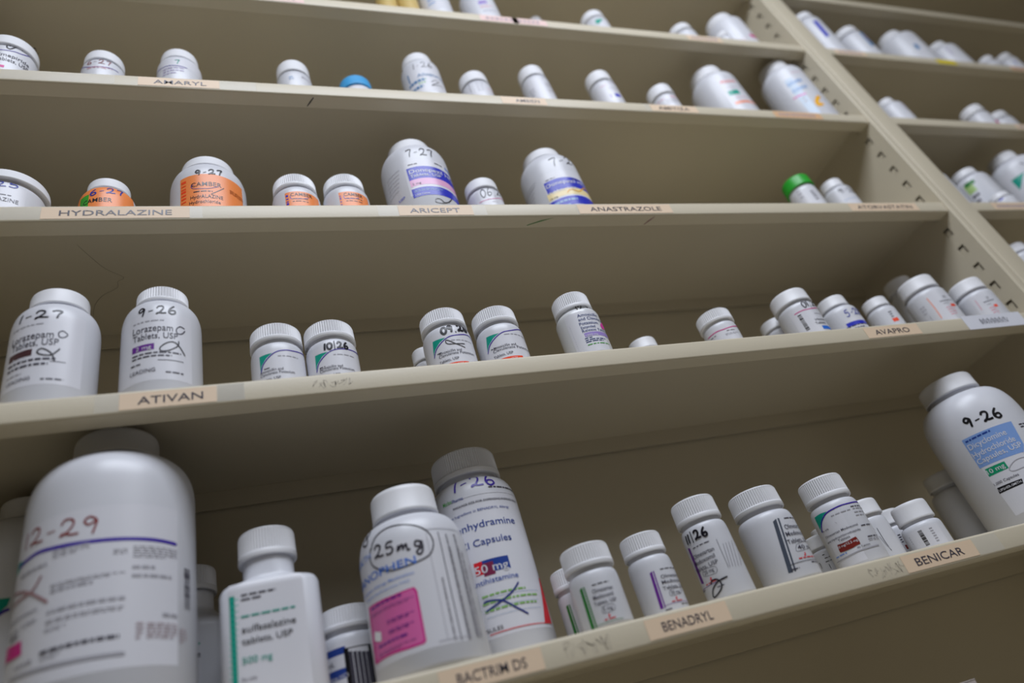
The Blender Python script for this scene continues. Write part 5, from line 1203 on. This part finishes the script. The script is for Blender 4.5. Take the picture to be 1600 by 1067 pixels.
 1.0319,0.0298,0.8497, 0.1049,0.0215,0.0238,0.0170, 2,0,'capwhite','bodywhite',
 [(0.00000,0.02141),(0.00120,0.02319),(0.00300,0.02379),(0.07182,0.02379),(0.07442,0.02375),(0.07621,0.02365),(0.07776,0.02347),(0.07911,0.02323),(0.08030,0.02292),(0.08134,0.02254),(0.08222,0.02210),(0.08294,0.02159),(0.08351,0.02100),(0.08392,0.02034),(0.08416,0.01957),(0.08424,0.01846),(0.09640,0.01846)],
 [('G',[(-0.13,0.07533),(0.4016,0.08291),(0.2344,0.03641),(-0.1958,0.03236)],'steel'),
  ('F',0.0082,0.2369,0.04591,0.06803,3,'rose')]),
("large white bottle with a steel blue mark on the right unit's upper row","pill bottles on the right unit's upper row",
 1.1623,0.0373,0.8497, 0.1247,0.0208,0.0343,0.0172, 2,0,'capwhite','bodywhite',
 [(0.00000,0.03088),(0.00120,0.03345),(0.00300,0.03431),(0.08814,0.03431),(0.09144,0.03420),(0.09373,0.03388),(0.09569,0.03334),(0.09741,0.03259),(0.09893,0.03163),(0.10024,0.03047),(0.10136,0.02911),(0.10229,0.02753),(0.10301,0.02575),(0.10353,0.02371),(0.10384,0.02134),(0.10394,0.01792),(0.11610,0.01792)],
 [('R',-0.3732,-0.2055,0.03319,0.08459,'paper'),
  ('R',-0.549,-0.3809,0.04126,0.05603,'steel'),
  ('F',-0.3409,-0.2502,0.06296,0.0816,3,'lightgrey')]),
('white bottle with lilac-grey print above the yellow tape',"pill bottles on the right unit's upper row",
 1.2570,0.0323,0.8497, 0.0978,0.0178,0.0263,0.0142, 2,0,'capwhite','bodywhite',
 [(0.00000,0.02365),(0.00120,0.02562),(0.00300,0.02628),(0.06517,0.02628),(0.06839,0.02621),(0.07062,0.02599),(0.07253,0.02563),(0.07421,0.02512),(0.07569,0.02448),(0.07697,0.02370),(0.07806,0.02278),(0.07896,0.02173),(0.07966,0.02053),(0.08017,0.01916),(0.08047,0.01757),(0.08057,0.01527),(0.09068,0.01527)],
 [('R',-0.9004,-0.6328,0.02221,0.0695,'paper'),
  ('F',-0.777,-0.6031,0.04124,0.0656,4,'lilacgrey')]),
("small white bottle, left of the pair at the right unit's upper row end","pill bottles on the right unit's upper row",
 1.3433,0.0243,0.8497, 0.0548,0.0136,0.0143,0.0136, 2,0,'capwhite','bodywhite',
 [(0.00000,0.01290),(0.00120,0.01398),(0.00300,0.01434),(0.03208,0.01434),(0.03350,0.01432),(0.03449,0.01427),(0.03534,0.01418),(0.03609,0.01406),(0.03674,0.01390),(0.03731,0.01371),(0.03780,0.01349),(0.03820,0.01323),(0.03851,0.01294),(0.03873,0.01261),(0.03887,0.01222),(0.03891,0.01167),(0.04802,0.01167)],
 []),
("small white bottle with a royal blue corner at the right unit's upper row end","pill bottles on the right unit's upper row",
 1.4206,0.0286,0.8497, 0.0787,0.0149,0.0166,0.0139, 2,0,'capwhite','bodywhite',
 [(0.00000,0.01497),(0.00120,0.01622),(0.00300,0.01663),(0.05541,0.01663),(0.05683,0.01661),(0.05782,0.01653),(0.05866,0.01640),(0.05941,0.01623),(0.06006,0.01600),(0.06063,0.01573),(0.06111,0.01541),(0.06151,0.01504),(0.06182,0.01462),(0.06204,0.01415),(0.06218,0.01359),(0.06222,0.01279),(0.07170,0.01279)],
 [('R',-0.6595,-0.5972,0.03692,0.04982,'royal')]),
("white bottle with faint lilac print, beside the post on the right unit's middle row","pill bottles on the right unit's middle row",
 1.0138,0.0496,0.6679, 0.1120,0.0132,0.0196,0.0135, 2,0,'capwhite','bodywhite',
 [(0.00000,0.01766),(0.00120,0.01913),(0.00300,0.01962),(0.08352,0.01962),(0.08617,0.01956),(0.08801,0.01940),(0.08959,0.01913),(0.09098,0.01875),(0.09220,0.01827),(0.09326,0.01768),(0.09416,0.01699),(0.09490,0.01620),(0.09548,0.01529),(0.09590,0.01427),(0.09615,0.01307),(0.09623,0.01134),(0.10523,0.01134)],
 [('R',-0.1972,0.4289,0.04814,0.0868,'paper'),
  ('F',-0.0512,0.2834,0.06564,0.08342,3,'lilacgrey')]),
("white bottle with a magenta mark on the right unit's middle row","pill bottles on the right unit's middle row",
 1.1821,0.0386,0.6679, 0.0852,0.0180,0.0186,0.0174, 2,0,'capwhite','bodywhite',
 [(0.00000,0.01673),(0.00120,0.01812),(0.00300,0.01859),(0.05509,0.01859),(0.05709,0.01857),(0.05847,0.01851),(0.05966,0.01840),(0.06070,0.01826),(0.06162,0.01808),(0.06242,0.01785),(0.06310,0.01759),(0.06366,0.01729),(0.06409,0.01695),(0.06441,0.01656),(0.06460,0.01610),(0.06466,0.01545),(0.07643,0.01545)],
 [('R',-0.0936,0.3663,0.02859,0.05204,'paper'),
  ('R',-0.1302,0.1783,0.02668,0.03737,'magenta'),
  ('F',0.3634,0.3658,0.03851,0.05479,2,'slate')]),
("grey-white bottle behind the magenta-marked bottle on the right unit's middle row","pill bottles on the right unit's middle row",
 1.2861,0.0603,0.6679, 0.1045,0.0188,0.0203,0.0158, 2,0,'capwhite','bodywhite',
 [(0.00000,0.01830),(0.00120,0.01983),(0.00300,0.02033),(0.07861,0.02033),(0.08009,0.02031),(0.08112,0.02022),(0.08199,0.02009),(0.08277,0.01989),(0.08345,0.01965),(0.08404,0.01935),(0.08454,0.01900),(0.08495,0.01860),(0.08528,0.01814),(0.08551,0.01762),(0.08565,0.01701),(0.08569,0.01613),(0.09661,0.01613)],
 []),
("white bottle half hidden by the post on the right unit's lower row","pill bottles on the right unit's lower row",
 0.9585,0.0476,0.4835, 0.1129,0.0138,0.0176,0.0131, 2,0,'capwhite','bodywhite',
 [(0.00000,0.01585),(0.00120,0.01717),(0.00300,0.01761),(0.08933,0.01761),(0.09103,0.01758),(0.09222,0.01746),(0.09323,0.01728),(0.09412,0.01702),(0.09490,0.01668),(0.09559,0.01628),(0.09616,0.01580),(0.09664,0.01526),(0.09701,0.01463),(0.09728,0.01393),(0.09744,0.01310),(0.09750,0.01191),(0.10638,0.01191)],
 []),
("white bottle with a green banded label on the right unit's lower row","pill bottles on the right unit's lower row",
 1.0373,0.0501,0.4835, 0.1141,0.0184,0.0251,0.0131, 2,0,'capwhite','bodywhite',
 [(0.00000,0.02262),(0.00120,0.02450),(0.00300,0.02513),(0.08609,0.02513),(0.08855,0.02507),(0.09025,0.02488),(0.09171,0.02458),(0.09300,0.02415),(0.09412,0.02361),(0.09511,0.02294),(0.09594,0.02216),(0.09663,0.02127),(0.09716,0.02025),(0.09755,0.01909),(0.09778,0.01774),(0.09786,0.01579),(0.10754,0.01579)],
 [('R',-1.3964,-1.067,0.03988,0.08829,'paper'),
  ('R',-1.4928,-1.0146,0.06663,0.08298,'ltgreen'),
  ('R',-1.3939,-0.8413,0.07921,0.08618,'dkgreen'),
  ('F',-1.4717,-1.07,0.04382,0.06242,2,'slate')]),
('white bottle with a teal corner, between the green-banded bottle and the big one',"pill bottles on the right unit's lower row",
 1.1835,0.1121,0.4835, 0.1525,0.0146,0.0171,0.0143, 2,0,'capwhite','bodywhite',
 [(0.00000,0.01538),(0.00120,0.01666),(0.00300,0.01709),(0.12432,0.01709),(0.12671,0.01706),(0.12836,0.01697),(0.12977,0.01682),(0.13102,0.01661),(0.13211,0.01635),(0.13306,0.01603),(0.13387,0.01565),(0.13454,0.01522),(0.13506,0.01473),(0.13543,0.01417),(0.13566,0.01351),(0.13573,0.01257),(0.14538,0.01257)],
 [('G',[(0.4257,0.16592),(0.4173,0.16101),(0.4256,0.15419)],'teal')]),
("big white bottle with a teal wedge on the right unit's lower row, right edge","pill bottles on the right unit's lower row",
 1.1417,0.0420,0.4835, 0.1434,0.0215,0.0380,0.0174, 2,0,'capwhite','bodywhite',
 [(0.00000,0.03421),(0.00120,0.03706),(0.00300,0.03801),(0.09904,0.03801),(0.10391,0.03789),(0.10728,0.03750),(0.11018,0.03686),(0.11272,0.03597),(0.11496,0.03484),(0.11690,0.03345),(0.11856,0.03183),(0.11992,0.02996),(0.12098,0.02783),(0.12175,0.02542),(0.12221,0.02259),(0.12236,0.01852),(0.13470,0.01852)],
 [('R',-1.6834,-1.2779,0.04067,0.09683,'paper'),
  ('G',[(-1.3872,0.08488),(-0.875,0.08504),(-1.1331,0.07412),(-1.3883,0.06433)],'teal'),
  ('S',[(-0.7703,0.10052),(-0.6867,0.10008),(-0.6893,0.09587)],'slate',1.2)]),
('small bottle with a royal blue band in front of the green-banded bottle',"pill bottles on the right unit's lower row",
 1.0040,0.0195,0.4835, 0.0310,0.0128,0.0155,0.0084, 2,0,'capwhite','bodywhite',
 [(0.00000,0.01399),(0.00120,0.01515),(0.00300,0.01554),(0.01363,0.01554),(0.01505,0.01551),(0.01603,0.01542),(0.01687,0.01527),(0.01761,0.01507),(0.01826,0.01480),(0.01882,0.01448),(0.01930,0.01411),(0.01970,0.01368),(0.02001,0.01318),(0.02023,0.01262),(0.02036,0.01197),(0.02041,0.01103),(0.02677,0.01103)],
 [('R',-1.249,-0.8411,0.01643,0.01859,'royal')]),
('white bottle at the right edge, half hidden by the post, lowest visible row',"pill bottles on the right unit's lowest row",
 0.9753,0.0430,0.2993, 0.1331,0.0183,0.0230,0.0139, 2,0,'capwhite','bodywhite',
 [(0.00000,0.02072),(0.00120,0.02244),(0.00300,0.02302),(0.10822,0.02302),(0.10985,0.02297),(0.11098,0.02283),(0.11196,0.02259),(0.11281,0.02226),(0.11356,0.02184),(0.11421,0.02132),(0.11477,0.02072),(0.11523,0.02003),(0.11558,0.01924),(0.11584,0.01834),(0.11600,0.01729),(0.11605,0.01578),(0.12612,0.01578)],
 []),
]

XL = -0.2415
ls = [('top', 1.215), ('0', 1.030)] + [(k, SHELF_Z[k]) for k in '12345'] + [('6', -.115)]
lu, lparts, lorg = unit('long putty-coloured steel shelving unit with taped name strips, left of the slotted post', XL, POST_X, ls, .02, .0125, TAPES, .3233 - 22 * .0306)
rx0 = POST_X + POST_W
rs = [('top', 1.215), ('0', 1.030)] + [(k, SHELF_Z[k]) for k in '1234'] + [('5', SHELF_Z['5']), ('6', -.115)]
ru, rparts, rorg = unit('putty-coloured steel shelving unit at the right edge, beyond the post', rx0, rx0 + 1.08, rs, POST_W - .0135, .02, RTAPES, None)
for sh, p, q, m_ in MARKS:
    zz = SHELF_Z[sh] - LIP - .00012
    vs, fs = ribbon([p, ((p[0]+q[0])/2, (p[1]+q[1])/2), q], .0016)
    mb = MB(); mb.add([(a, max(.0025, min(b, .0153)), zz) for a, b in vs], fs, m_); mb.build('pen_mark', lparts[sh], lorg)
vs, fs = ribbon(catmull(HAIR, 4), .00026)
mb = MB(); mb.add([(a, b, SHELF_Z['3'] - T_ - .00015) for a, b in vs], fs, 'scratch'); mb.build('hairline_scratch', lparts['3'], lorg)

# old pencil smudges left on the lips
mat('graphite_smudge', 'BEB5A2', .5, .4)
for sh, xa, xb, zo in SMUDGES:
    mb = MB(); x = xa; rr = random.Random(int(xa * 1000) + 5)
    while x < xb:
        w = rr.uniform(.003, .007)
        pts = [(x + w * rr.random(), SHELF_Z[sh] - .009 + rr.uniform(-zo, zo)) for _ in range(5)]
        vs, fs = ribbon(catmull(pts, 5), .0005); mb.add([(p, -.00012, q) for p, q in vs], fs, 'graphite_smudge'); x += w * .7
    mb.build('pencil_smudge', lparts[sh], lorg)

# ------------------------------------------------------------------ bottles
for b in BOTTLES: bottle(*b)

# the carton standing on the lowest shelf
ct = thing('carton', 'grey carton top just showing at the picture\'s lower edge, lower right', 'box', (.476, .055, -.115))
mb = MB(); mb.box(-.015, .018, -.02, .02, 0, .104, 'carton'); mb.build('carton_body', ct)
mb = MB(); mb.box(-.0153, .0183, -.0203, .0203, .1042, .1048, 'carton'); mb.build('carton_flap', ct)

# crumpled scrap of clear seal lying on the cap of the bottle dated 09/26
SCRAP = (SCRAP[0] + .006, SCRAP[1], SCRAP[2])
sc = thing('plastic_scrap', 'crumpled scrap of clear plastic on the cap of the bottle dated 09/26', 'plastic scrap', SCRAP)
rng = random.Random(3); n = 7; v = []
for j in range(n):
    for i in range(n):
        v.append(((i / (n-1) - .5) * .019 + rng.uniform(-.001, .001), (j / (n-1) - .5) * .014 + rng.uniform(-.001, .001), rng.uniform(0, .0055) * (1 - abs(i - 3) / 4)))
mb = MB(); mb.add(v, [(j*n+i, j*n+i+1, (j+1)*n+i+1, (j+1)*n+i) for j in range(n-1) for i in range(n-1)], 'foil'); mb.build('crumpled_film', sc)
